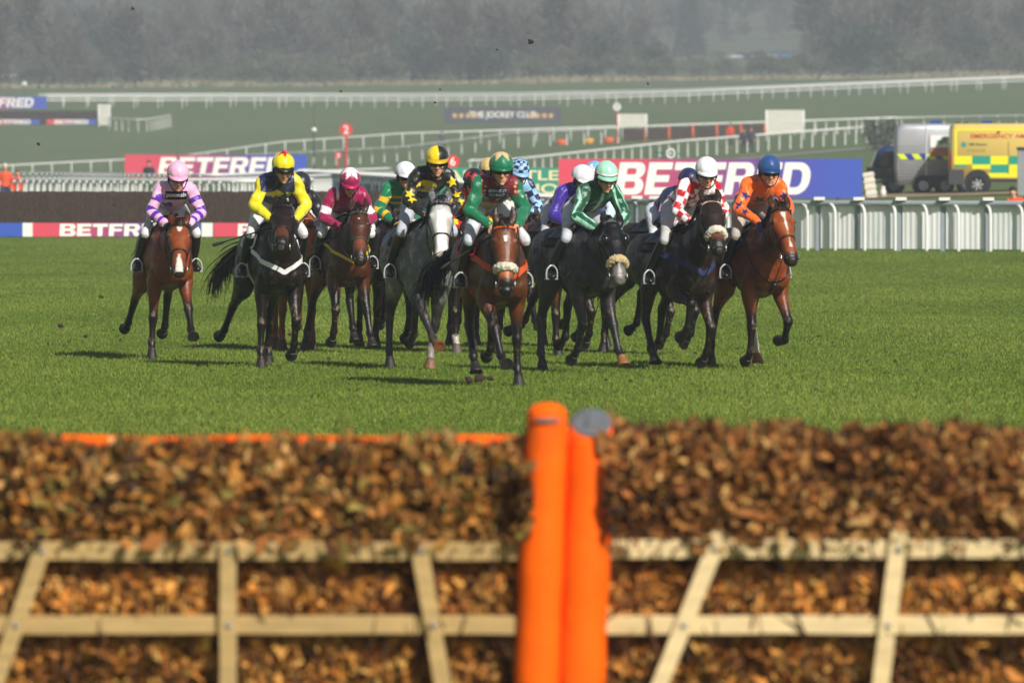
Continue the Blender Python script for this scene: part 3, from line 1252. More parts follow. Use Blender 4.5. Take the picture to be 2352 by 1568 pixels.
def ball_pole(label, xd, yc, d, r, aerial, yb=None):
    x = wx(xd, d)
    zc = CAM_H - (yc - HOR) / FPX * d
    zg = gz(x, d)
    e = empty('ball_pole', label, 'pole', (x, d, zg))
    b = Mb()
    b.tube([(0, 0, -.2), (0, 0, zc - zg), (0, 0, zc - zg + aerial)], [.06, .04, .02], 8, ref=(1, 0, 0))
    b.build('pole', M('#4c5356', .6), e)
    b = Mb()
    b.ell((0, 0, zc - zg), (r, r, r * .9))
    b.build('ball', m_white, e)
    b = Mb()
    b.box((0, 0, (zc - zg) * .45), (.14, .12, .4))
    b.build('junction_box', M('#8a9092', .6), e, smooth=False)


ball_pole('white ball on a thin dark pole left of the red two disc', 721, 299, 500, .17, 1.5)
ball_pole('far white ball on a thin pole at the top left', 56, 194, 1010, .35, .3)
ball_pole('thin grey pole above the left betting board', 408, 372, 455, .09, 1.2)
# ------------------------------------------------------------------ horses
HAIR = {}


def leg_fk(o, lens, angs, side, splay):
    """joint points of a leg; angles from straight down, + = forward"""
    pts = [np.array(o, float)]
    for L, a in zip(lens, angs):
        p = pts[-1].copy()
        a = R(a)
        p[0] += L * math.sin(a)
        p[2] -= L * math.cos(a)
        pts.append(p)
    for p in pts:
        p[1] += side * splay * (o[2] - p[2])
    return pts


def lerp(a, b, t):
    return a + (b - a) * t


def ribbons(lines, w0, w1, sub=3):
    """hair: thin tapering blades along polylines, one mesh"""
    mb = Mb()
    for L in lines:
        P = catmull(np.asarray(L, float), sub)
        m = len(P)
        T = np.gradient(P, axis=0)
        r = RNG.normal(size=3)
        V, F = [], []
        for i in range(m):
            c = np.cross(T[i], r)
            c /= np.linalg.norm(c) + 1e-9
            w = lerp(w0, w1, i / (m - 1)) * .5
            V += [P[i] - c * w, P[i] + c * w]
        F = [(2 * i, 2 * i + 1, 2 * i + 3, 2 * i + 2) for i in range(m - 1)]
        mb.add(V, F)
    return mb


def hoof_mesh(mb, p, ang, side, splay, r=.053, col=None):
    """hoof and shoe at the end of a pastern; ang = direction of its axis"""
    a = R(ang)
    ax = np.array((math.sin(a), side * splay * .6, -math.cos(a)))
    ax /= np.linalg.norm(ax)
    fw = np.array((math.cos(a), 0, math.sin(a)))
    fw -= ax * (fw @ ax)
    fw /= np.linalg.norm(fw)
    sd = np.cross(ax, fw)
    n = 18
    rows = [(-.022, .80, 0.), (0, .86, 0.), (.035, 1.0, .008), (.078, 1.22, .018), (.082, 1.24, .018)]
    V, F = [], []
    for (d, s, f) in rows:
        for j in range(n):
            t = 2 * math.pi * j / n
            V.append(p + ax * d + fw * (math.cos(t) * r * s * (1.12 if math.cos(t) > 0 else .85) + f) + sd * math.sin(t) * r * s)
    for i in range(len(rows) - 1):
        for j in range(n):
            F.append((i * n + j, i * n + (j + 1) % n, (i + 1) * n + (j + 1) % n, (i + 1) * n + j))
    F.append(tuple((len(rows) - 1) * n + j for j in range(n)))
    F.append(tuple(range(n))[::-1])
    mb.add(V, F, mi=0)
    # shoe: an open iron ring under the hoof wall
    V2, F2 = [], []
    angs = np.linspace(-2.5, 2.5, 22)
    for t in angs:
        for (s, d) in ((1.26, .081), (1.26, .092), (.86, .092), (.86, .081)):
            V2.append(p + ax * d + fw * (math.cos(t) * r * s * (1.12 if math.cos(t) > 0 else .85) + .018) + sd * math.sin(t) * r * s)
    for i in range(len(angs) - 1):
        for j in range(4):
            F2.append((i * 4 + j, (i + 1) * 4 + j, (i + 1) * 4 + (j + 1) % 4, i * 4 + (j + 1) % 4))
    mb.add(V2, F2, mi=1)
    return p + ax * .09


FORE_L = (.43, .275, .115)
HIND_L = (.36, .44, .37, .115)

m_coat = mat('horse_coat', attr='Col', rough=.42, vary=.25, scale=9., bump=.22, bscale=42., spec=.42)
m_leather = mat('dark_leather', C('#17130f'), .42, vary=.3, scale=30)
m_brownleather = mat('brown_leather', C('#3a2216'), .42, vary=.3, scale=30)
m_eye = mat('horse_eye', C('#0b0706'), .06, spec=.8)
m_nostril = mat('nostril', C('#120c0b'), .6)
m_steel = mat('bright_steel', C('#d8d8d6'), .28, metal=.6)
m_shoe = mat('shoe_iron', C('#b9b8b2'), .45, metal=.6)
m_fleece = mat('sheepskin', C('#ece4cf'), .95, vary=.12, scale=60, bump=1., bscale=110, sheen=.3)
m_fleece_tan = mat('sheepskin_tan', C('#d8bd86'), .95, vary=.12, scale=60, bump=1., bscale=110, sheen=.3)
m_irons = mat('white_stirrup', C('#b9bcc0'), .3, metal=.15)


def make_horse(label, px, d, yaw, coat, legs, poll=(1.08, 1.75), hpitch=63., hyaw=0., air=0., nosefleece=None, browcol=None,
               girth=None, cloth='#15151a', trim=None, hood=False, tailflow=(-.5, 0., .0), tailup=0., mane='#0c0a09', bridle=None,
               martingale=False, scale=1., roll=0., reins=True, eartilt=0., aim=None):
    rc = np.random.default_rng(abs(hash(label)) % 1000 if False else sum(map(ord, label)))
    mb = Mb()
    # trunk
    T = [(-.84, 1.19, .07, .10), (-.77, 1.22, .17, .21), (-.62, 1.255, .245, .285), (-.42, 1.27, .262, .285), (-.22, 1.265, .255, .275),
         (0., 1.215, .272, .325), (.18, 1.195, .270, .360), (.34, 1.195, .245, .395), (.48, 1.17, .235, .36), (.62, 1.12, .21, .27), (.72, 1.10, .14, .17), (.765, 1.09, .06, .09)]
    T = np.array(T)
    v, f = loft(np.column_stack([T[:, 0], 0 * T[:, 0], T[:, 1]]), T[:, 2], T[:, 3], (0, 1, 0), 24, 4, 2.15)
    mb.add(v, f)
    mb.tube([(-.1, 0, 1.47), (.15, 0, 1.485), (.34, 0, 1.55), (.5, 0, 1.50), (.62, 0, 1.43)], [.05, .07, .075, .08, .06], 12, sub=3, ref=(0, 1, 0))
    # where the poll must be for the ears to sit where they are seen
    low = 9.
    for key, ang in legs.items():
        side = 1 if key[1] == 'L' else -1
        j = leg_fk((.40, 0, .94) if key[0] == 'F' else (-.50, 0, 1.28), FORE_L if key[0] == 'F' else HIND_L, ang[:-2], side, 0)
        hm0 = Mb()
        hoof_mesh(hm0, j[-1], ang[-2], side, ang[-1])
        low = min(low, float(np.concatenate(hm0.v)[:, 2].min()))
    x_w = (px - 1176) / FPX * d
    nyaw = hyaw
    if aim:
        ya = R(yaw)
        dpoll = d - poll[0] * scale * math.cos(ya)
        tip = R(hpitch)
        zt = CAM_H - (aim[1] - HOR) / FPX * dpoll
        pz = (zt / scale + low - air) - .215 * math.sin(tip)
        poll = (poll[0] + (.06 if pz < 1.66 else 0), float(np.clip(pz, 1.42, 1.98)))
        want = (aim[0] - 1176) / FPX * dpoll
        off = (want - x_w) / scale - poll[0] * math.sin(ya)
        nyaw = float(np.clip(math.degrees(math.asin(np.clip(off / math.cos(ya) / (poll[0] - .46), -.5, .5))), -26, 26)) / .55
    # neck, turned progressively
    base = np.array((.46, 0, 1.25))
    P = np.array((poll[0], 0, poll[1]))
    ctr = lerp(base, P, .5) + np.array((.0, 0, -.015))
    npts = [base, lerp(base, ctr, .55), ctr, lerp(ctr, P, .5), P]
    yy = [0, .12, .4, .7, 1.]

    def turn(p, k):
        a = R(nyaw) * k
        q = np.array(p, float) - base
        return base + np.array((q[0] * math.cos(a) - q[1] * math.sin(a), q[0] * math.sin(a) + q[1] * math.cos(a), q[2]))
    npts = [turn(p, .55 * k) for p, k in zip(npts, yy)]
    mb.tube(npts, [.175, .14, .105, .085, .075], 18, sub=4, ref=(0, 1, 0), rb=[.33, .265, .195, .145, .115])
    pollp = npts[-1]
    # head frame: hx along the face towards the muzzle, hy to the left, hz out of the forehead
    a = R(hpitch)
    hd = R(hyaw)
    hx = np.array((math.cos(a) * math.cos(hd), math.cos(a) * math.sin(hd), -math.sin(a)))
    hy = np.array((-math.sin(hd), math.cos(hd), 0))
    hz = np.cross(hx, hy)
    if roll:
        ro = Matrix.Rotation(R(roll), 3, Vector(hx))
        hy, hz = np.array(ro @ Vector(hy)), np.array(ro @ Vector(hz))

    def H(x, y, z):
        return pollp + (hx * x * 1.15 + hy * y * 1.27 + hz * z * 1.20)
    Hs = [(-.045, .045, .05), (.0, .074, .082), (.06, .090, .108), (.13, .103, .128), (.19, .101, .135), (.26, .083, .122), (.34, .067, .098), (.42, .058, .080),
          (.49, .059, .070), (.545, .062, .066), (.585, .052, .054), (.612, .03, .03)]
    z0 = .045
    hp = [H(t, 0, z0 - h - (.012 if t > .5 else 0)) for (t, w, h) in Hs]
    mb.tube(hp, [w * 1.27 for (_, w, _) in Hs], 20, sub=3, ref=hy, rb=[h * 1.20 for (_, _, h) in Hs], power=2.45)
    for s in (-1, 1):
        mb.ell(H(.135, s * .080, -.012), (.045, .026, .036), nu=12, nv=8)              # brow
        mb.ell(H(.185, s * .055, -.145), (.097, .040, .088), Matrix(np.column_stack([hx, hy, hz]).tolist()), 12, 8)   # jowl
        mb.ell(H(.545, s * .042, -.015), (.038, .030, .034), Matrix(np.column_stack([hx, hy, hz]).tolist()), 12, 8)   # nostril rim
        mb.tube([H(.27, s * .062, -.035), H(.35, s * .05, -.03), H(.43, s * .043, -.028)], [.012, .014, .01], 8, sub=2, ref=hz)
        ex = eartilt
        mb.tube([H(-.005, s * .05, -.02), H(-.05, s * (.062 + .01 * ex), -.006 - .02 * ex), H(-.105, s * (.072 + .03 * ex), -.012 - .05 * ex), H(-.15, s * (.066 + .03 * ex), -.008 - .07 * ex), H(-.18, s * (.055 + .02 * ex), -.0 - .08 * ex)],
                [.030, .042, .040, .026, .007], 10, sub=3, ref=hy, rb=[.025, .022, .018, .013, .006])
    mb.ell(H(.59, 0, -.055), (.034, .036, .03), nu=12, nv=8)                             # lower lip / chin
    mb.ell(H(.56, 0, -.085), (.035, .03, .025), nu=12, nv=8)
    # legs
    joints, hoofs, lowest = {}, [], 9.
    hb = {}
    for key, ang in legs.items():
        side = 1 if key[1] == 'L' else -1
        sp = ang[-1]
        an = ang[:-1]
        if key[0] == 'F':
            o = (.40, side * .165, .94)
            j = leg_fk(o, FORE_L, an[:3], side, sp)
            e, k, fl, pe = j
            sh = np.array((.56, side * .125, 1.15))
            pts = [np.array((.44, side * .12, 1.32)), sh, e + (.03, 0, .03), lerp(e, k, .28), lerp(e, k, .6), lerp(e, k, .9), k, lerp(k, fl, .18), lerp(k, fl, .5), lerp(k, fl, .84), fl, lerp(fl, pe, .5), pe]
            ra = [.06, .095, .090, .083, .060, .050, .056, .046, .036, .038, .048, .038, .047]
            rb = [.10, .135, .122, .098, .067, .054, .057, .049, .042, .046, .052, .041, .050]
            mb.tube(pts, ra, 14, sub=3, ref=(0, 1, 0), rb=rb)
            mb.ell((.64, side * .105, 1.05), (.10, .105, .14), nu=14, nv=9)                   # breast muscle
            mb.ell(lerp(e, k, .22) + (.02, side * .012, 0), (.065, .062, .13), Matrix.Rotation(R(-an[0]), 3, 'Y'), 12, 9)
            mb.ell((.36, side * .165, 1.02), (.10, .07, .13), nu=12, nv=8)                  # triceps
        else:
            o = (-.50, side * .135, 1.28)
            j = leg_fk(o, HIND_L, an[:4], side, sp)
            hip, st, hk, fl, pe = j
            pts = [np.array((-.46, side * .10, 1.40)), hip, lerp(hip, st, .55), st, lerp(st, hk, .3), lerp(st, hk, .62), lerp(st, hk, .88), hk, lerp(hk, fl, .15), lerp(hk, fl, .5), lerp(hk, fl, .85), fl, lerp(fl, pe, .5), pe]
            ra = [.10, .13, .13, .112, .09, .066, .049, .052, .047, .038, .039, .048, .038, .047]
            rb = [.15, .20, .20, .155, .115, .074, .055, .062, .052, .040, .041, .048, .036, .046]
            mb.tube(pts, ra, 14, sub=3, ref=(0, 1, 0), rb=rb)
            back = np.array((-.10, 0, 0))
            mb.tube([(-.60, side * .11, 1.40), (-.72, side * .13, 1.22), lerp(hip, st, .7) + back * 1.3, lerp(st, hk, .3) + back * .45, lerp(st, hk, .6)], [.07, .10, .095, .06, .03], 12, sub=3, ref=(0, 1, 0), rb=[.09, .12, .12, .07, .03])
            mb.tube([lerp(st, hk, .65) + back * .3, hk + back * .42, lerp(hk, fl, .12) + back * .2], [.018, .027, .02], 8, sub=2, ref=(0, 1, 0))
        joints[key] = j
        hm = Mb()
        tip = hoof_mesh(hm, j[-1], an[-1], side, sp)
        lowest = min(lowest, float(np.concatenate(hm.v)[:, 2].min()))
        hb[key] = hm
    me = remesh(mb, .0105, 3)
    V = verts(me)
    nn = np.empty(len(V) * 3, np.float32)
    me.vertices.foreach_get('normal', nn)
    hm_ = np.clip((V[:, 2] - .75) / .2, 0, 1)
    V = V + nn.reshape(-1, 3) * ((.0085 * snoise(V * (1, 1, .6), 15, 11) + .0055 * snoise(V, 34, 12)) * hm_ * np.clip((1.06 - V[:, 0]) / .2, .12, 1))[:, None]
    setverts(me, V)
    # ---- coat colour
    base_c = np.tile(C(coat['body']), (len(V), 1))
    dark = C(coat.get('points', coat['body']))

    def mixin(c, w, k=None):
        nonlocal base_c
        w = np.clip(w, 0, 1)[:, None]
        base_c = base_c * (1 - w) + np.asarray(c) * w
    belly = C(coat.get('belly', coat['body']))
    mixin(belly, (1.12 - V[:, 2]) / .3 * (np.abs(V[:, 0]) < .6) * .6)
    if 'back' in coat:
        mixin(C(coat['back']), (V[:, 2] - 1.22) / .3 * .9 + snoise(V, 7, 3) * .15)
    if 'patch' in coat:
        mixin(C(coat['patch']), snoise(V, 11, 1) * 1.3 - .1 + .9 * snoise(V, 27, 6))
    if 'mottle' in coat:
        mixin(C(coat['mottle']), (snoise(V, 46, 2) * .9 + snoise(V, 90, 5) * .5) * .8 - .12)
    segs, lim = [], []
    for key, j in joints.items():
        for i in range(len(j) - 1):
            segs.append((j[i], j[i + 1]))
            lim.append((key, i))
    idx, tt, dd = seg_info(V, segs)
    kind = np.zeros(len(V))
    for i, (key, s) in enumerate(lim):
        m = (idx == i) & (dd < .14)
        knee = 1 if key[0] == 'F' else 2
        if s >= knee:
            kind[m] = 1.
        elif s == knee - 1:
            kind[m] = np.clip((tt[m] - coat.get('ptop', .35)) / .4, 0, 1)
        if key in coat.get('sock', {}) and s >= knee:
            tot = (s - knee) + tt
            mm = m & (tot > coat['sock'][key])
            kind[mm] = -1
    mixin(dark, np.maximum(kind, 0))
    mixin(C(coat.get('sockcol', '#b9b2a8')), (kind < 0) * 1.)
    rel = V - pollp
    hxx, hyy, hzz = rel @ hx / 1.15, rel @ hy / 1.27, rel @ hz / 1.20
    onhead = (hxx > -.02) & (hzz > -.3) & (np.abs(hyy) < .14) & (V[:, 0] > .8)
    hc = C(coat.get('head', coat['body']))
    hcol = hc * np.clip(1 + .16 * snoise(V, 33, 21) - .12 * np.clip((np.abs(hyy) - .055) / .03, 0, 1) * (hxx > .2), .5, 1.3)[:, None]
    mixin(hcol, onhead * np.clip((hxx + .02) / .08, 0, 1) * 1.)
    mixin(dark * .7 if 'muzzle' not in coat else C(coat['muzzle']), onhead * np.clip((hxx - coat.get('mz', .47)) / .06, 0, 1))
    if 'midnose' in coat:
        mixin(C(coat['midnose']), onhead * np.clip((hxx - .30) / .06, 0, 1) * np.clip((.5 - hxx) / .05, 0, 1))
    for bl in coat.get('blaze', []):
        x0, x1, w0, w1 = bl
        t = np.clip((hxx - x0) / (x1 - x0), 0, 1)
        ww = w0 + (w1 - w0) * t + .006 * snoise(V, 60, 8)
        mixin(C(coat.get('blazecol', '#d9d4cc')), onhead * (hzz > -.10) * (hxx > x0) * (hxx < x1) * np.clip((ww - np.abs(hyy)) / .010 + .5, 0, 1))
    # ears dark inside/tips
    mixin(dark, (hxx < -.12) * (V[:, 0] > .8) * .8 * (V[:, 2] > pollp[2]))
    # forehead hood of a blinkered horse
    if hood:
        hood_m = onhead & (hxx < .36)
        neckm = (V[:, 0] > .9) & (rel @ hx < .05) & (V[:, 2] > 1.55)
        mixin(C('#0c0c0e'), (hood_m | neckm) * 1.)
    base_c *= (1 + .10 * snoise(V, 3.1, 4))[:, None]
    if 'patch' not in coat or coat.get('deep', 0):
        base_c = base_c ** np.array((1.06, 1.09, 1.12)) * .90
    mixin(C('#5a4a36'), (snoise(V, 75, 31) + .5 * snoise(V, 30, 32) - .62) * 2.2 * np.clip((1.15 - V[:, 2]) / .5, 0, .8))      # flecks of mud
    set_col(me, np.clip(base_c, .002, 1))
    # ---- the thing
    zoff = -lowest + air
    x = (px - 1176) / FPX * d
    root = empty('horse', label, 'horse', (x, d, zoff * scale), R(-90 + yaw), 'race horses galloping towards the hurdle')
    root.scale = (scale,) * 3
    root.location.z = 0
    sh = Vector((0, 0, zoff))
    body = link('body', me, m_coat, root, loc=sh)
    BV = bvh(me)
    for key, hm in hb.items():
        hc2 = C(coat.get('hoofs', {}).get(key, coat.get('hoof', '#231d19')))
        hkey = coat.get('hoofs', {}).get(key, coat.get('hoof', '#231d19'))
        hm.build('hoof', [M(hkey, .55, vary=.3, scale=40), m_shoe], root, loc=sh, smooth=False)
    for s in (-1, 1):
        e = Mb()
        e.ell(H(.14, s * .0965, -.014), (.021, .013, .018), nu=12, nv=8)
        e.build('eye', m_eye, root, loc=sh)
        nm = Mb()
        nm.ell(H(.565, s * .044, .003), (.030, .013, .014), Matrix(np.column_stack([hx, hy, hz]).tolist()) @ Matrix.Rotation(s * .5, 3, 'Z'), 12, 8)
        nm.build('nostril', m_nostril, root, loc=sh)
    # mane, forelock, tail
    mk = M(mane, .5, vary=.3, scale=30)
    lines = []
    for i in range(150):
        t = rc.uniform(.02, .98)
        k = t * (len(npts) - 1)
        a0 = int(k)
        p = lerp(npts[a0], npts[min(a0 + 1, 4)], k - a0)
        rbk = np.interp(t, [0, .25, .5, .75, 1], [.33, .265, .195, .145, .115])
        tn = npts[-1] - npts[0]
        tn = tn / np.linalg.norm(tn)
        up = np.cross(tn, (0, 1, 0))
        up = up if up[2] > 0 else -up
        c = p + up * rbk * .97
        lift = rc.uniform(.2, 1)
        s = -1
        lines.append([c + up * .0, c + up * .035 * lift + np.array((-.02, s * .02, .01)), c + np.array((-.05 * lift, s * rc.uniform(.06, .09), -.03)), c + np.array((-.06, s * rc.uniform(.08, .11), -rc.uniform(.07, .13)))])
    ribbons(lines, .012, .004).build('mane', mk, root, loc=sh)
    if not hood:
        lines = []
        for i in range(34):
            y = rc.uniform(-.035, .035)
            ln = rc.uniform(.0, .075)
            lines.append([H(-.04, y * .6, .0), H(-.06, y * .9, .035), H(-.02, y * 1.2 + rc.normal() * .012, .060), H(ln, y * 1.0 + rc.normal() * .014, .050)])
        ribbons(lines, .010, .003).build('forelock', mk, root, loc=sh)
    dock = np.array((-.82, 0, 1.33))
    tf = np.array(tailflow)
    lines = []
    for i in range(260):
        q = rc.normal(size=3) * (.012, .022, .02)
        e2 = rc.normal(size=3) * (.035, .035, .05)
        wild = 2.2 if i % 9 == 0 else 1.
        L = rc.uniform(.5, 1.0)
        lines.append([dock + q, dock + q + np.array((-.10, 0, .03 + tailup * .5)) + tf * .12, dock + tf * .5 * L + e2 * .5 * wild + np.array((-.12, 0, -.06 * L + tailup)), dock + tf * L + e2 * wild + np.array((-.12, 0, -.30 * L + tailup * .8)), dock + tf * 1.12 * L + e2 * 1.5 * wild + np.array((-.10, 0, -.52 * L + tailup * .4))])
    tl = ribbons(lines, .018, .006, 4)
    tl.tube([(-.74, 0, 1.36), (-.82, 0, 1.35), dock + np.array((-.10, 0, .02 + tailup * .5)) + tf * .1, dock + np.array((-.14, 0, -.03 + tailup)) + tf * .3, dock + np.array((-.13, 0, -.14 + tailup * .9)) + tf * .6], [.04, .042, .045, .05, .015], 10, sub=3, ref=(0, 1, 0))
    tl.build('tail', mk, root, loc=sh)
    # ---- tack
    lea = bridle or m_leather

    def ring(t, sc=1.05, lo=-1, y0=-1.2, y1=1.2, n=17, dz=0.):
        w = np.interp(t, [h[0] for h in Hs], [h[1] for h in Hs])
        hh = np.interp(t, [h[0] for h in Hs], [h[2] for h in Hs])
        out = []
        for q in np.linspace(lo * math.pi, -lo * math.pi, n):
            out.append(H(t, math.sin(q) * w * sc * 1.1, z0 - hh + math.cos(q) * hh * sc * 1.1))
        return out
    br = Mb()
    v, f = strap(BV, ring(.345, lo=-.97), .018, .007)
    if hood:
        v, f = strap(BV, ring(.42, lo=-.97), .02, .008)
    br.add(v, f)
    for s in (-1, 1):
        v, f = strap(BV, [H(.02, s * .09, -.02), H(.15, s * .12, -.06), H(.3, s * .10, -.075), H(.42, s * .085, -.07), H(.50, s * .075, -.07)], .016, .006)
        br.add(v, f)
        v, f = strap(BV, [H(.03, s * .09, -.05), H(.14, s * .115, -.14), H(.22, s * .08, -.24)], .014, .005)
        br.add(v, f)
    br.build('bridle', lea, root, loc=sh)
    if not hood or browcol:
        bb = Mb()
        v, f = strap(BV, [H(.025, y, .06 - abs(y) * .6) for y in np.linspace(-.10, .10, 9)], .019, .011, off=.006)
        bb.add(v, f)
        bb.build('browband', M(browcol, .5) if browcol else lea, root, loc=sh)
    for s in (-1, 1):
        bt = Mb()
        q = np.linspace(0, 2 * math.pi, 15)
        bt.tube([H(.505 + .027 * math.cos(t), s * .074, -.070 + .027 * math.sin(t)) for t in q], .005, 6)
        bt.build('bit_ring', m_steel, root, loc=sh)
    if nosefleece:
        fm = Mb()
        t = .385 if not hood else .40
        pr = [np.array(p) for p in ring(t, 1.0, lo=-.62, n=13)]
        fm.tube(pr, [.03] + [.044] * 11 + [.03], 12, sub=3, ref=hx, rb=[.028] + [.036] * 11 + [.028])
        me2 = remesh(fm, .008, 1)
        V2 = verts(me2)
        nn = np.empty(len(V2) * 3, np.float32)
        me2.vertices.foreach_get('normal', nn)
        V2 += nn.reshape(-1, 3) * (.006 * rc.normal(size=len(V2)) * .6 + .006 * snoise(V2, 110, 3))[:, None]
        setverts(me2, V2)
        link('sheepskin_noseband', me2, m_fleece if nosefleece == 1 else m_fleece_tan, root, loc=sh)
    if hood:
        for s in (-1, 1):
            cp = Mb()
            n = 18
            Vv, Ff = [], []
            cen = H(.15, s * .092, .012)
            out = hy * s * .85 + hz * .45 - hx * .05
            out /= np.linalg.norm(out)
            bk = -hx
            u1 = np.cross(out, hy if abs(out @ hy) < .8 else hx)
            u1 /= np.linalg.norm(u1)
            u2 = np.cross(out, u1)
            for (rr, dd2) in ((.060, -.035), (.066, .0), (.054, .024), (.034, .036), (.001, .040)):
                for j in range(n):
                    q = 2 * math.pi * j / n
                    Vv.append(cen + out * dd2 + u1 * math.cos(q) * rr + u2 * math.sin(q) * rr)
            for i in range(4):
                for j in range(n):
                    Ff.append((i * n + j, i * n + (j + 1) % n, (i + 1) * n + (j + 1) % n, (i + 1) * n + j))
            cp.add(Vv, Ff)
            cp.build('eye_cup', M('#101012', .12, coat=.6), root, loc=sh)
    # breast girth
    if girth:
        gm = Mb()
        zc = girth[1] if len(girth) > 1 else 1.16
        pts = []
        for q in np.linspace(-1, 1, 15):
            pts.append((.80 - .54 * abs(q) ** 1.8, q * .34, zc - .03 + .24 * abs(q) ** 1.1))
        v, f = strap(BV, pts, girth[2] if len(girth) > 2 else .04, .005)
        gm.add(v, f)
        gm.build('breast_girth', M(girth[0], .7), root, loc=sh, smooth=False)
    if martingale:
        gm = Mb()
        for s in (-1, 1):
            v, f = strap(BV, [(.30, s * .25, 1.52), (.45, s * .27, 1.40), (.60, s * .22, 1.22), (.74, s * .12, 1.03), (.78, 0, .94)], .018, .008)
            gm.add(v, f)
        v, f = strap(BV, [(.78, 0, .96), (.72, 0, .86), (.58, 0, .78)], .02, .008)
        gm.add(v, f)
        gm.ell((.755, 0, .95), (.03, .035, .03))
        gm.build('breastplate', lea, root, loc=sh)
    # saddle cloth, saddle, girth
    def shell(x0, x1, q0, q1, off, nx=9, nq=25, ends=.0):
        V3 = []
        for i in range(nx):
            xx = lerp(x0, x1, i / (nx - 1))
            for j in range(nq):
                q = lerp(q0, q1, j / (nq - 1))
                dr = Vector((0, math.sin(q), math.cos(q)))
                org = Vector((xx, 0, 1.22))
                h = BV.ray_cast(org + dr * 1.2, -dr)
                p = h[0] if h[0] else org + dr * .3
                o2 = off(i / (nx - 1), j / (nq - 1)) if callable(off) else off
                V3.append(np.array(p + dr * o2))
        F3 = [(i * nq + j, i * nq + j + 1, (i + 1) * nq + j + 1, (i + 1) * nq + j) for i in range(nx - 1) for j in range(nq - 1)]
        return V3, F3
    cm = Mb()
    v, f = shell(-.28, .33, -R(62), R(62), lambda a, b: .010 + .004 * math.sin(b * 20))
    cm.add(v, f)
    cl = cm.build('saddle_cloth', M(cloth, .8, vary=.15, scale=30), root, loc=sh)
    md = cl.modifiers.new('thick', 'SOLIDIFY')
    md.thickness = .006
    if trim:
        tm = Mb()
        for s in (-1, 1):
            for q in range(1):
                v, f = strap(BV, [(-.28, s * .24, 1.50), (-.28, s * .29, 1.40), (-.1, s * .32, 1.36), (.1, s * .32, 1.36), (.33, s * .30, 1.36), (.33, s * .25, 1.50)], .025, .012, off=.014)
                tm.add(v, f)
        tm.build('cloth_trim', M(trim, .6), root, loc=sh)
    sm = Mb()
    v, f = shell(-.20, .28, -R(44), R(44), lambda a, b: .022 + .045 * math.exp(-((a - .95) / .18) ** 2) * math.cos((b - .5) * 2.6) + .05 * math.exp(-((a - .05) / .16) ** 2) * max(0, math.cos((b - .5) * 5)))
    sm.add(v, f)
    sd = sm.build('saddle', m_leather, root, loc=sh)
    md = sd.modifiers.new('thick', 'SOLIDIFY')
    md.thickness = .012
    gm = Mb()
    pts = [(.10, math.sin(q) * .42, 1.2 - math.cos(q) * .5) for q in np.linspace(-2.0, 2.0, 15)]
    v, f = strap(BV, pts, .075, .010)
    gm.add(v, f)
    gm.build('girth', M(trim or cloth, .7), root, loc=sh)
    root['_'] = 0
    del root['_']
    return dict(root=root, BV=BV, H=H, sh=sh, joints=joints, lea=lea, hy=hy, scale=scale)
# ------------------------------------------------------------------ people
m_skin = mat('skin', attr='Col', rough=.5, vary=.06, scale=60, spec=.4)
m_silk = mat('racing_silk', attr='Col', rough=.36, bump=.6, bscale=19, spec=.45, sheen=.25, vary=.07, scale=14, stretch=(1, 1, .6))
m_breech = mat('white_breeches', attr='Col', rough=.7, bump=.35, bscale=22, vary=.08, scale=16, dirt=C('#a9a294'))
m_boot = mat('boot_leather', attr='Col', rough=.28, bump=.12, bscale=30, spec=.5)
m_cap = mat('silk_cap', attr='Col', rough=.38, bump=.14, bscale=28, sheen=.2, vary=.05, scale=20)
m_lens = mat('goggle_lens', C('#0a0a0c'), .08, coat=.6)
m_black = mat('black_plastic', C('#121214'), .45)
SKIN = C('#d39c7e')


def star(u, v, r, rot=.3, inner=.42):
    """inside a five pointed star of radius r"""
    a = np.arctan2(v, u) + rot
    q = np.hypot(u, v)
    k = (a % (2 * math.pi / 5)) / (math.pi / 5)
    k = np.where(k > 1, 2 - k, k)
    # edge between the outer point (k = 0) and the inner one (k = 1)
    ox, oy = r, 0.
    ix, iy = r * inner * math.cos(math.pi / 5), r * inner * math.sin(math.pi / 5)
    th = k * math.pi / 5
    den = (iy - oy) * np.cos(th) - (ix - ox) * np.sin(th)
    lim = (ox * (iy - oy) - oy * (ix - ox)) / den
    return q < lim


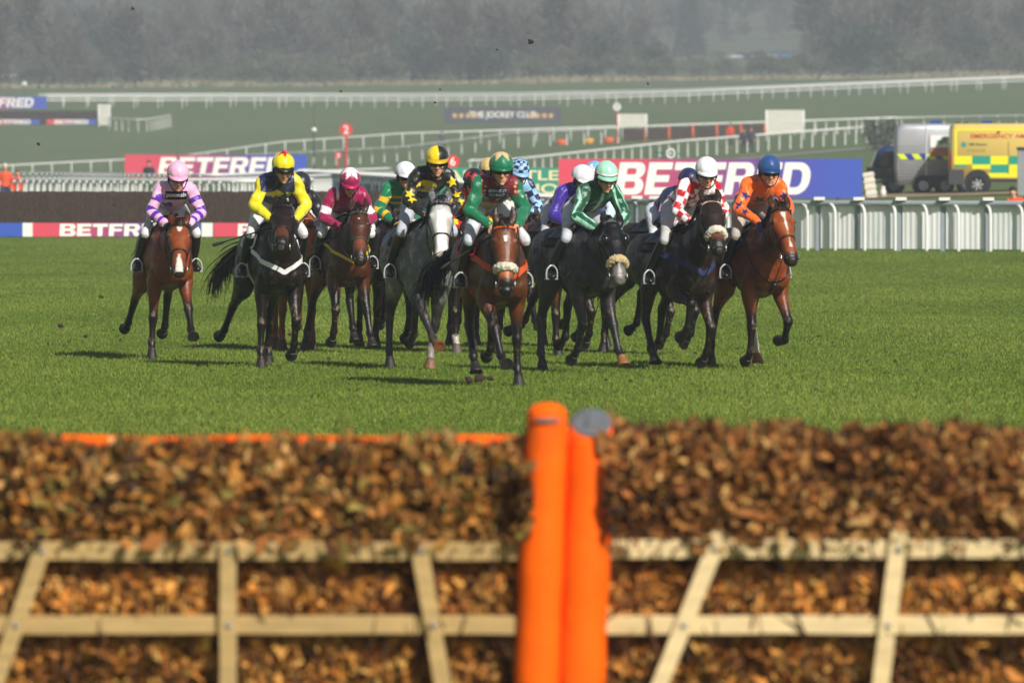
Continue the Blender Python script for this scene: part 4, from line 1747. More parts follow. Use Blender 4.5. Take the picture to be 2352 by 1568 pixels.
def head_shapes(mb, Hd):
    """skull, jaw, nose, lips, chin and ears in the head frame Hd(x forward, y left, z up)"""
    fw, lf, up = Hd(1, 0, 0) - Hd(0, 0, 0), Hd(0, 1, 0) - Hd(0, 0, 0), Hd(0, 0, 1) - Hd(0, 0, 0)
    Rm = Matrix(np.column_stack([fw, lf, up]).tolist())
    mb.ell(Hd(-.012, 0, .035), (.098, .076, .102), Rm, 18, 12)
    mb.tube([Hd(.045, 0, .05), Hd(.052, 0, .0), Hd(.048, 0, -.05), Hd(.055, 0, -.095), Hd(.058, 0, -.118)], [.066, .066, .058, .042, .020], 16, sub=3, ref=lf, rb=[.04, .042, .044, .036, .02])
    mb.tube([Hd(0, 0, -.02), Hd(.02, 0, -.07), Hd(.03, 0, -.10)], [.064, .056, .03], 14, sub=3, ref=lf, rb=[.06, .05, .03])
    mb.tube([Hd(.088, 0, .025), Hd(.100, 0, .0), Hd(.113, 0, -.028), Hd(.106, 0, -.042)], [.009, .011, .016, .013], 10, sub=3, ref=lf)
    for s in (-1, 1):
        mb.ell(Hd(.098, s * .013, -.037), (.011, .009, .008), Rm, 8, 6)
        mb.ell(Hd(.078, s * .040, -.022), (.018, .020, .020), Rm, 10, 7)
        mb.ell(Hd(.083, s * .030, .030), (.014, .030, .009), Rm, 10, 6)
        mb.ell(Hd(-.005, s * .078, -.012), (.020, .010, .033), Rm, 10, 7)
    mb.ell(Hd(.094, 0, -.064), (.011, .024, .0075), Rm, 10, 6)
    mb.ell(Hd(.092, 0, -.078), (.011, .021, .0085), Rm, 10, 6)
    mb.ell(Hd(.084, 0, -.105), (.017, .022, .016), Rm, 10, 7)


def head_color(V, Hd, base, col):
    o = Hd(0, 0, 0)
    fw, lf, up = [np.array(Hd(*e) - o) for e in ((1, 0, 0), (0, 1, 0), (0, 0, 1))]
    fw, lf, up = [q / np.linalg.norm(q) for q in (fw, lf, up)]
    r = V - o
    x, y, z = r @ fw, r @ lf, r @ up
    near = (np.abs(x) < .14) & (np.abs(y) < .11) & (np.abs(z) < .16)

    def mx(c, w):
        w = np.clip(w, 0, 1)[:, None]
        col[:] = col * (1 - w) + c * w
    mx(base * np.array((1.0, .62, .60)), near * (x > .07) * np.clip(1.3 - ((y / .024) ** 2 + ((z + .0715) / .0125) ** 2), 0, 1) * .8)
    mx(base * np.array((.30, .16, .14)), near * (x > .07) * np.clip(1.4 - ((y / .022) ** 2 + ((z + .0712) / .0032) ** 2), 0, 1))
    mx(base * np.array((1.0, .72, .66)), near * (x > .05) * np.clip(1.2 - (((np.abs(y) - .042) / .02) ** 2 + ((z + .028) / .022) ** 2), 0, 1) * .5)
    mx(base * np.array((.45, .40, .40)), near * (x > .03) * np.clip(.9 - ((y / .05) ** 2 + ((z + .105) / .03) ** 2), 0, 1) * .35)
    mx(C('#2a1c14'), near * (z > .045) * 1.)
    return col


def hand_mesh(side):
    """closed glove or fist: x along the forearm to the knuckles, y to the left, z up; fingers curled round a rein"""
    mb = Mb()
    mb.tube([(-.03, 0, 0), (0, 0, 0), (.035, 0, .002), (.075, 0, .004)], [.026, .030, .040, .041], 12, sub=3, ref=(0, 1, 0), rb=[.022, .020, .019, .016])
    for i, (y, L, r) in enumerate(((.030, .92, .0098), (.010, 1.0, .0102), (-.010, .95, .0098), (-.029, .78, .0088))):
        y *= side
        mb.tube([(.07, y, .004), (.07 + .034 * L, y * 1.02, -.004), (.07 + .040 * L, y, -.030 * L), (.07 + .016 * L, y * .95, -.045 * L), (.055, y * .95, -.036)], [r, r, r * .97, r * .92, r * .75], 8, sub=3, ref=(0, 1, 0))
    mb.tube([(.012, side * .030, -.004), (.038, side * .050, -.016), (.066, side * .044, -.030), (.088, side * .026, -.036)], [.015, .0125, .0112, .008], 8, sub=3, ref=(0, 0, 1))
    return remesh(mb, .0042, 1)


HANDS = {}


def make_jockey(label, h, look, dz=0., dx=0., dy=0., lean=0., hturn=0., hpitch=12., tilt=0., whip=None, aim=None, hands=None, whiplab=None):
    """rider crouched over the withers of horse h"""
    rj = np.random.default_rng(sum(map(ord, label)) % 997)
    root_h, shz = h['root'], h['sh'].z
    sc = h['scale']
    if aim:
        ya = root_h.rotation_euler.z + math.pi / 2
        dj = root_h.location.y - .55 * sc * math.cos(ya)
        zt = (CAM_H - (aim[1] - HOR) / FPX * dj) / sc - shz
        dz = float(np.clip(zt - 2.055 - .192, -.16, .22))
        want = ((aim[0] - 1176) / FPX * dj - root_h.location.x) / sc
        dy = float(np.clip((want - .52 * math.sin(ya)) / math.cos(ya), -.16, .16))
    O = np.array((.05, 0, 1.48 + shz))          # saddle seat in the horse's frame

    def up(p, k=1.):
        return np.array(p, float) + np.array((dx, dy, dz)) * k + np.array((0, lean * (p[2] - 1.5), 0)) - O + np.array((0, 0, shz))
    hipc, waist, chest = up((-.13, 0, 1.74)), up((.02, 0, 1.80)), up((.20, 0, 1.87))
    shc, neck = up((.34, 0, 1.93)), up((.42, 0, 1.97))
    hc = up((.52, 0, 2.055))
    hd, hp = R(hturn), R(hpitch)
    fw = Vector((math.cos(hd) * math.cos(hp), math.sin(hd) * math.cos(hp), -math.sin(hp)))
    lf = Vector((-math.sin(hd), math.cos(hd), 0))
    if tilt:
        lf = Matrix.Rotation(R(tilt), 3, fw) @ lf
    upv = fw.cross(lf)
    fw, lf, upv = np.array(fw), np.array(lf), np.array(upv)
    HS = 1.10

    def Hd(x, y, z):
        return hc + (fw * x + lf * y + upv * z) * HS
    L = {}
    for s, k in ((1, 'L'), (-1, 'R')):
        L[k] = dict(sh=up((.33, s * .165, 1.925)), el=up((.37, s * .285, 1.665)), wr=up((.60, s * .125, 1.535), .75),
                    hip=up((-.06, s * .10, 1.72), .7), kn=up((.31, s * .285, 1.455), .35), an=up((.03, s * .320, 1.095), 0), toe=up((.20, s * .350, 1.045), 0))
        if hands and k in hands:
            L[k]['wr'] = L[k]['wr'] + np.array(hands[k])
            L[k]['el'] = L[k]['el'] + np.array(hands[k]) * .45

    def torso(mb, g):
        mb.tube([hipc + (-.07, 0, -.01), hipc, waist, chest, shc, lerp(shc, neck, .6), neck + (.02, 0, .02)],
                [.10 * g, .15 * g, .145 * g, .168 * g, .165 * g, .10 * g, .060 * g], 20, sub=4, ref=(0, 1, 0), rb=[.08 * g, .115 * g, .108 * g, .122 * g, .105 * g, .085 * g, .060 * g], power=2.3)

    def arm(mb, k, g, end=1.0):
        q = L[k]
        w = lerp(q['el'], q['wr'], end)
        mb.tube([lerp(q['sh'], shc, .45), q['sh'], lerp(q['sh'], q['el'], .35), lerp(q['sh'], q['el'], .75), q['el'], lerp(q['el'], w, .3), lerp(q['el'], w, .7), w],
                [.075 * g, .070 * g, .060 * g, .054 * g, .052 * g, .052 * g, .043 * g, .034 * g], 14, sub=4, ref=(1, 0, .3))

    def thigh(mb, k, g, end=1.):
        q = L[k]
        mb.tube([lerp(q['hip'], hipc, .5), q['hip'], lerp(q['hip'], q['kn'], .35), lerp(q['hip'], q['kn'], .75), q['kn'], lerp(q['kn'], q['an'], .10 * end)],
                [.11 * g, .105 * g, .086 * g, .066 * g, .057 * g, .052 * g], 14, sub=4, ref=(0, 1, 0))

    def shin(mb, k, g, foot=True):
        q = L[k]
        mb.tube([lerp(q['kn'], q['an'], .02), lerp(q['kn'], q['an'], .25), lerp(q['kn'], q['an'], .55), lerp(q['kn'], q['an'], .85), q['an'] + (.0, 0, -.01)],
                [.052 * g, .060 * g, .054 * g, .042 * g, .043 * g], 14, sub=3, ref=(0, 1, 0))
        if foot:
            t = q['toe']
            mb.tube([q['an'] + (-.045, 0, -.035), q['an'] + (.01, 0, -.03), lerp(q['an'], t, .5) + (0, 0, -.005), lerp(q['an'], t, .9), t + (.035, 0, 0)], [.028 * g, .036 * g, .040 * g, .045 * g, .024 * g], 12, sub=3, ref=(0, 1, 0), rb=[.035 * g, .05 * g, .042 * g, .033 * g, .018 * g])
    # body
    root = empty('person', label, 'jockey', (0, 0, 0), 0, 'jockeys riding in the race')
    mw = Matrix.LocRotScale(root_h.location, root_h.rotation_euler.to_quaternion(), root_h.scale)
    root.matrix_world = mw @ Matrix.Translation(Vector(O))
    body = Mb()
    torso(body, .88)
    for k in 'LR':
        arm(body, k, .8)
        thigh(body, k, .88)
        shin(body, k, .82)
    body.tube([shc + (.0, 0, .01), neck, lerp(neck, hc, .55), hc + upv * .0], [.07, .058, .054, .05], 14, sub=3, ref=(0, 1, 0))
    head_shapes(body, Hd)
    me = remesh(body, .0075, 2, .4)
    V = verts(me)
    sk = look.get('skin', SKIN)
    col = np.tile(sk, (len(V), 1)) * (1 + .06 * snoise(V, 30, 2))[:, None]
    head_color(V, Hd, sk, col)
    set_col(me, np.clip(col, .002, 1))
    link('body', me, m_skin, root)
    # jacket
    jk = Mb()
    torso(jk, 1.05)
    for k in 'LR':
        arm(jk, k, 1.17, .97)
    jk.tube([shc + (.03, 0, .02), neck + (0, 0, .0), neck + (.03, 0, .025)], [.085, .072, .066], 14, sub=3, ref=(0, 1, 0))
    me = remesh(jk, .0078, 3)
    V = verts(me)
    nn = np.empty(len(V) * 3, np.float32)
    me.vertices.foreach_get('normal', nn)
    nn = nn.reshape(-1, 3)
    segs = [(hipc, waist), (waist, chest), (chest, shc), (shc, neck)]
    names = ['T'] * 4
    for k in 'LR':
        segs += [(L[k]['sh'], L[k]['el']), (L[k]['el'], L[k]['wr'])]
        names += [k + 'u', k + 'f']
    idx, tt, dd = seg_info(V, segs)
    nm = np.array(names)[idx]
    tor = nm == 'T'
    # shift the shoulder seam inwards: a sleeve starts beyond the shoulder point
    tlen = np.zeros(len(V))
    ang = np.zeros(len(V))
    for i, (a, b) in enumerate(segs):
        m = idx == i
        ax = (b - a) / np.linalg.norm(b - a)
        e1 = np.array((1., 0, 0)) - ax * ax[0]
        e1 /= np.linalg.norm(e1)
        e2 = np.cross(ax, e1)
        q = V[m] - a
        ang[m] = np.arctan2(q @ e2, q @ e1)
        Ln = np.linalg.norm(b - a)
        off = {'T': [0, 0, 0, 0]}.get(names[i], None)
        tlen[m] = tt[m] * Ln + (0 if names[i][-1] != 'f' else np.linalg.norm(segs[i - 1][1] - segs[i - 1][0]))
    # real folds in the cloth: across the sleeve at the elbow, along the torso
    fold = .0125 * (.45 - np.abs(snoise(V * (1, .8, .5), 17, 3))) + .0075 * (.5 - np.abs(snoise(V * (.6, 1, 1), 34, 7))) + .0030 * np.sin(tlen * 48 + 2.6 * np.sin(ang + 1) + 5 * snoise(V, 9, 6)) * np.clip(.6 + snoise(V, 8, 9), 0, 1) * np.where(tor, .5, 1.)
    V2 = V + nn * fold[:, None] * 1.35
    setverts(me, V2)
    info = dict(V=V, part=nm, t=tlen, a=ang, torso=tor, front=nn[:, 0], u=V[:, 1], w=(V - chest) @ (np.array((.45, 0, .89))), z=V[:, 2], chest=chest, shc=shc)
    set_col(me, np.clip(look['jacket'](info), .002, .9))
    jacket = link('jacket', me, m_silk, root)
    JB = bvh(me)
    # breeches and boots
    bm_ = Mb()
    bm_.tube([hipc + (-.09, 0, -.01), hipc + (-.02, 0, -.005), lerp(hipc, waist, .6)], [.11, .150, .140], 18, sub=3, ref=(0, 1, 0), rb=[.085, .112, .10], power=2.3)
    for k in 'LR':
        thigh(bm_, k, 1.0)
    me = remesh(bm_, .010, 3)
    V = verts(me)
    bc = look.get('breeches', C('#d9dade'))
    set_col(me, np.tile(bc, (len(V), 1)) * (1 + .05 * snoise(V, 20, 1))[:, None])
    link('breeches', me, m_breech, root)
    for k in 'LR':
        bo = Mb()
        shin(bo, k, 1.03)
        me = remesh(bo, .009, 2)
        V = verts(me)
        q = L[k]
        _, t2, _ = seg_info(V, [(q['kn'], q['an'])])
        bcol = np.tile(C('#131214'), (len(V), 1))
        top = look.get('boottop')
        if top is not None:
            bcol[t2 < .36] = C(top)
        set_col(me, bcol)
        link('boot', me, m_boot, root)
    # gloves / hands
    gl = look.get('gloves')
    for k in 'LR':
        s = 1 if k == 'L' else -1
        if s not in HANDS:
            HANDS[s] = hand_mesh(s)
        me = HANDS[s] if not HANDS[s].materials else HANDS[s].copy()
        q = L[k]
        x = Vector(q['wr'] - q['el']).normalized()
        x = (x + Vector((.35, 0, -.25))).normalized()
        z = Vector((0, s * .55, 1)) - x * x.dot(Vector((0, s * .55, 1)))
        z.normalize()
        y = z.cross(x)
        if gl is None:
            set_col(me, np.tile(sk, (len(me.vertices), 1))) if 'Col' not in me.color_attributes else None
            hm = m_skin
        else:
            hm = M(gl, .7)
        o = link('glove' if gl else 'hand', me, hm, root)
        o.matrix_local = Matrix.Translation(Vector(q['wr'])) @ Matrix(np.column_stack([x, y, z]).tolist()).to_4x4() @ Matrix.Scale(1.1, 4)
    # cap over the helmet, peak, goggles, strap
    hl = Mb()
    n, rows = 40, 22
    V, F = [], []
    for i in range(rows + 1):
        p = lerp(-.22, math.pi / 2, i / rows)
        for j in range(n):
            t = 2 * math.pi * j / n
            V.append((math.cos(p) * math.cos(t) * .128, math.cos(p) * math.sin(t) * .110, max(math.sin(p), -.3) * .118))
    for i in range(rows):
        for j in range(n):
            F.append((i * n + j, i * n + (j + 1) % n, (i + 1) * n + (j + 1) % n, (i + 1) * n + j))
    V = np.array(V)
    cap = look['cap']
    cc = cap(dict(x=V[:, 0], y=V[:, 1], z=V[:, 2], az=np.arctan2(V[:, 1], V[:, 0]), el=np.arctan2(V[:, 2], np.hypot(V[:, 0], V[:, 1]))))
    V += (V / np.linalg.norm(V, axis=1)[:, None]) * (.0022 * np.sin(np.arctan2(V[:, 1], V[:, 0]) * 9 + V[:, 2] * 30) * (V[:, 2] < .06))[:, None]
    hl.add(np.array([Hd(a - .008, b, c + .055) for a, b, c in V]), F, np.clip(cc, .002, .9))
    helm = hl.build('helmet', m_cap, root, color=True)
    pk = Mb()
    V, F = [], []
    nq = 17
    for j in range(nq):
        t = lerp(-1.15, 1.15, j / (nq - 1))
        for (e, zz) in ((0, -.004), (0, .012), (1, -.020), (1, -.028)):
            ex = e * (.036 * math.cos(t * 1.1))
            V.append(Hd(math.cos(t) * (.124 + ex) - .008, math.sin(t) * (.107 + ex * .35), .046 + zz))
    for j in range(nq - 1):
        for a, b in ((0, 1), (1, 2), (2, 3), (3, 0)):
            F.append((j * 4 + a, j * 4 + b, (j + 1) * 4 + b, (j + 1) * 4 + a))
    pk.add(V, F)
    pk.build('peak', M(look.get('peak', '#141416'), .4), helm)
    bd = Mb()
    bd.tube([Hd(math.cos(t) * .119 - .008, math.sin(t) * .101, .030) for t in np.linspace(-math.pi, math.pi, 31)], .008, 8, ref=upv, rb=.008)
    for s in (-1, 1):
        bd.tube([Hd(.02, s * .103, .03), Hd(.03, s * .090, -.03), Hd(.05, s * .068, -.085), Hd(.06, s * .03, -.125), Hd(.062, 0, -.132)], [.012, .010, .009, .009, .009], 6, sub=3, ref=fw, rb=[.006] * 5)
        bd.ell(Hd(.005, s * .096, -.005), (.035, .012, .05), Matrix(np.column_stack([fw, lf, upv]).tolist()), 10, 7)
    bd.build('chin_strap', m_black, helm)
    if look.get('pompom'):
        pm = Mb()
        pm.ell(Hd(-.008, 0, .178), (.022, .022, .02))
        pm.build('pompom', M(look['pompom'], .8), helm)
    gg = Mb()
    V, F = [], []
    nq = 19
    for j in range(nq):
        t = lerp(-1.02, 1.02, j / (nq - 1))
        dip = .012 * math.exp(-(t / .16) ** 2)
        for zz, rr in ((.046, .0), (.036, .012), (.0 + dip, .014), (-.014 + dip * 1.6, .004)):
            V.append(Hd(math.cos(t) * (.102 + rr) - .0, math.sin(t) * (.088 + rr * .6), zz - .004))
    for j in range(nq - 1):
        for a in range(3):
            F.append((j * 4 + a, (j + 1) * 4 + a, (j + 1) * 4 + a + 1, j * 4 + a + 1))
    gg.add(V, F)
    gg.build('goggles', m_lens, helm)
    # sponsor panel on the chest
    if look.get('panel'):
        txt, bgc, fgc, wd, ht, zc = look['panel'][:6]
        lines = txt.split('\n')
        pv = Mb()
        nx, nz = 21, 9
        V, F = [], []

        def onchest(y, z, off):
            org = Vector(chest + np.array((.9, y, z - .10)))
            hit = JB.ray_cast(org, Vector((-1, 0, .12)).normalized())
            p = hit[0] if hit[0] else org + Vector((-.75, 0, 0))
            return np.array(p) + np.array((off, 0, 0))
        for i in range(nx):
            for j in range(nz):
                V.append(onchest(wd * (i / (nx - 1) - .5), zc + ht * (j / (nz - 1) - .5), .005))
        for i in range(nx - 1):
            for j in range(nz - 1):
                F.append((i * nz + j, (i + 1) * nz + j, (i + 1) * nz + j + 1, i * nz + j + 1))
        if bgc:
            pv.add(V, F)
            po = pv.build('chest_panel', M(bgc, .6), jacket)
        else:
            po = jacket
        for li, tx in enumerate(lines):
            tm, sz = text_mesh(tx, 1., .02)
            bmh = bmesh.new()
            bmh.from_mesh(tm)
            bmesh.ops.subdivide_edges(bmh, edges=[e for e in bmh.edges if e.calc_length() > .25], cuts=2, use_grid_fill=True)
            bmesh.ops.triangulate(bmh, faces=bmh.faces)
            bmh.to_mesh(tm)
            bmh.free()
            tv = verts(tm)
            big = look['panel'][6] if len(look['panel']) > 6 else .9
            k = wd * big / sz[0]
            hh = ht * .62 / len(lines)
            zoff = zc + (0 if len(lines) == 1 else (.22 - .46 * li) * ht)
            if li == 1:
                k *= .8
            tv2 = [onchest(y * k, zoff + z * hh / sz[1], .009) for y, z, _ in tv]
            setverts(tm, tv2)
            link('lettering', tm, M(fgc, .6), po, smooth=False)
    # reins from the bit, stirrups and leathers belong to the horse
    inv = Matrix.Translation(Vector(O))
    rn = Mb()
    for k, s in (('L', 1), ('R', -1)):
        b = h['H'](.51, s * .08, -.08) + np.array((0, 0, shz))
        w = np.array(inv @ Vector(L[k]['wr'])) + np.array((.06, 0, -.01))
        md = lerp(b, w, .5) + np.array((0, s * .03, -.05))
        o2 = np.array((.45, -s * .02, 1.53 + shz + dz * .6))
        rn.tube([b, md, w, lerp(w, o2, .5) + np.array((0, 0, -.06)), o2], [.006] * 5, 6, sub=5, ref=(0, 0, 1), rb=[.0085] * 5)
    rn.build('reins', h['lea'], root_h)
    for k, s in (('L', 1), ('R', -1)):
        f0 = np.array(inv @ Vector(lerp(L[k]['an'], L[k]['toe'], .62))) + np.array((0, 0, -.038))
        st = Mb()
        arch = [(-.062, 0), (-.064, .05), (-.050, .105), (0, .142), (.050, .105), (.064, .05), (.062, 0)]
        st.tube([f0 + np.array((.01, y, z)) for y, z in arch], .0105, 8, sub=4, ref=(1, 0, 0), rb=.009)
        st.box(f0 + np.array((.0, 0, -.004)), (.07, .135, .012))
        st.build('stirrup', m_irons, root_h)
        lt = Mb()
        lt.tube([f0 + np.array((.01, 0, .142)), f0 + np.array((.04, -s * .04, .26)), np.array((.12, s * .235, 1.44 + shz))], [.014] * 3, 6, sub=3, ref=(1, 0, 0), rb=[.004] * 3)
        lt.build('stirrup_leather', h['lea'], root_h)
    if whip:
        k, dirv, ln = whip
        p = Vector(L[k]['wr'])
        x = Vector(L[k]['wr'] - L[k]['el']).normalized()
        p = p + x * .075 + Vector((0, 0, -.02))
        dv = Vector(dirv).normalized()
        wm = Mb()
        e = np.array(dv) * ln
        wm.tube([-np.array(dv) * .10, np.array((0, 0, 0)), e * .55, e * .84], [.011, .011, .008, .007], 8, sub=2, ref=(0, 0, 1), col=(.02, .02, .02))
        wm.tube([e * .80, e * .86, e * .98, e], [.008, .017, .016, .008], 8, sub=2, ref=(0, 0, 1), rb=[.006, .006, .006, .004])
        wo = wm.build('riding_whip', m_black)
        tag(wo, 'black riding whip held by the ' + (whiplab or label.split(' with ')[0]), 'riding whip')
        wo.matrix_world = root.matrix_world @ Matrix.Translation(p)
        return root, wo
    return root, None


def full(n, c):
    return np.tile(np.asarray(c, float), (n, 1))


def plain(body, sleeves=None):
    def f(i):
        c = full(len(i['V']), C(body))
        if sleeves:
            c[~i['torso']] = C(sleeves)
        return c
    return f


def capplain(c):
    return lambda i: full(len(i['x']), C(c))
# ------------------------------------------------------------------ ambulance
def decal(mb, x0, x1, z0, z1, y, col):
    mb.add([(x0, y, z0), (x1, y, z0), (x1, y, z1), (x0, y, z1)], [(0, 1, 2, 3)], C(col))


def rounded_box(mb, prof, y0, y1, r=.12, col=None):
    """side profile with its long edges rounded off towards the roof"""
    n = len(prof)
    cx = sum(p[0] for p in prof) / n
    cz = sum(p[1] for p in prof) / n
    lay = [(y0, r), (y0 + r * .3, r * .3), (y0 + r, 0), (y1 - r, 0), (y1 - r * .3, r * .3), (y1, r)]
    V, F = [], []
    for (y, ins) in lay:
        for (x, z) in prof:
            V.append((x + (ins if x < cx else -ins) * .5, y, z - (ins if z > cz else 0)))
    for i in range(len(lay) - 1):
        F += [(i * n + j, i * n + (j + 1) % n, (i + 1) * n + (j + 1) % n, (i + 1) * n + j) for j in range(n)]
    F += [tuple(range(n - 1, -1, -1)), tuple((len(lay) - 1) * n + j for j in range(n))]
    mb.add(V, F, col)


m_vinyl = mat('reflective_vinyl', attr='Col', rough=.35)


def ambulance():
    d = 301.
    s = FPX / d
    x0 = wx(2180, d)
    z0 = CAM_H - (447 - HOR) / s
    e = empty('ambulance', 'yellow emergency ambulance with green chequers standing at the right edge', 'ambulance', (x0 + 3.0, d, z0))
    L = 6.0
    b = Mb()
    prof = [(-3.0, .42), (2.9, .42), (3.02, .75), (2.95, 1.15), (2.35, 1.35), (1.75, 2.1), (1.35, 2.42), (.9, 2.5), (-2.85, 2.5), (-2.96, 2.36), (-3.0, 1.3)]
    rounded_box(b, prof, -1.02, 1.02, .14)
    b.build('body', M('#dfc36a', .35), e)
    # high visibility livery on both flanks
    Y, G = '#e6e010', '#12957c'
    for sy in (-1, 1):
        lv = Mb()
        y = -1.026 * sy if sy == 1 else 1.026
        for (a0, a1, c0, c1) in ((-2.88, -2.25, Y, G), (-2.25, -1.60, G, Y), (-1.60, -.95, Y, G), (-.95, -.30, G, Y), (-.30, .35, Y, G), (.35, 1.0, G, Y)):
            decal(lv, a0, a1, 1.06, 1.36, y, c0)
            if a0 > -2.0 or c1 == Y:
                decal(lv, a0, a1, .76 if a0 > -1.7 or a0 < -2.3 else .9, 1.06, y, c1)
        decal(lv, -2.88, -2.45, .97, 1.06, y, G)
        decal(lv, -2.86, -2.78, 1.36, 2.30, y, Y)
        decal(lv, -2.78, 2.0 - 1.1, 2.24, 2.31, y, Y)
        decal(lv, -1.85, 1.0, .60, .76, y, Y)
        lv.build('livery', m_vinyl, e, color=True, smooth=False)
    text_on('lettering', 'EMERGENCY AMBULANCE', e, 3.1, .15, (-2.30 + 1.55, -1.03, 2.06), M('#c8381c', .5), bold=.012, ex=.002)
    text_on('lettering', 'EMS Medical', e, .62, .10, (-2.05, -1.03, 1.77), M('#5d6a4a', .5), bold=.005, ex=.002)
    for z in (1.58, 1.52):
        q = Mb()
        for k in range(5):
            q.box((-2.38 + .13 * k + .02 * (z > 1.55), -1.028, z), (.10, .004, .022))
        q.build('small_print', M('#8d8a4c', .5), e, smooth=False)
    q = Mb()
    for k in range(3):
        q.box((-2.54, -1.03 - .001 * k, 1.76), (.055, .004, .20), rot=Matrix.Rotation(k * math.pi / 3, 3, 'Y'))
    q.build('emblem', M('#178f8f', .5), e, smooth=False)
    q = Mb()
    q.box((-2.80, 0, .62), (.52, 2.09, .52), taper=.99)
    q.build('rear_bumper', M('#34363a', .7), e, smooth=False)
    q = Mb()
    q.box((-.1, -1.035, .50), (3.4, .05, .12))
    q.build('sill_strip', M('#222326', .7), e, smooth=False)
    q = Mb()
    q.tube([(-2.05, -1.0, .42), (-2.05, -1.035, .42)], .47, 30, ref=(1, 0, 0))
    q.build('wheel_arch', M('#1b1c1e', .8), e, smooth=False)
    for sx in (-2.05, 1.75):
        for sy in (-.92, .92):
            wheel(e, (sx, sy * 1.03, .36), .36, .24, '#c0c2c4')
    q = Mb()
    q.box((-2.99, -.93, 1.22), (.07, .16, .50))
    q.build('rear_light', M('#8c1014', .25), e, smooth=False)
    for x in (-2.6, -.1):
        q = Mb()
        q.box((x + .9, 0, 2.54), (.40, 1.2, .11), taper=.8)
        q.build('blue_beacon', M('#123f86', .2), e, smooth=False)
    for x in (-2.75, -2.45):
        q = Mb()
        q.box((x, -.5, 2.52), (.18, .3, .06))
        q.build('roof_vent', M('#2a2c30', .6), e, smooth=False)
    q = Mb()
    prism(q, [(1.1, 1.45), (1.95, 1.40), (1.62, 2.05), (1.1, 2.1)], -1.032, -1.024)
    prism(q, [(2.38, 1.37), (2.40, 1.40), (1.82, 2.08), (1.79, 2.05)], -.9, .9)
    q.build('window_glass', m_glass, e, smooth=False)
    for z in (.97, 1.42):
        q = Mb()
        q.box((-.97, -1.03, z), (.02, .006, .9 if z > 1 else .5))
        q.build('door_seam', M('#6b5a20', .6), e, smooth=False)
    q = Mb()
    q.box((-1.32, -1.04, 2.2), (.10, .04, .05))
    q.build('side_lamp', M('#3b3a36', .4), e, smooth=False)


ambulance()


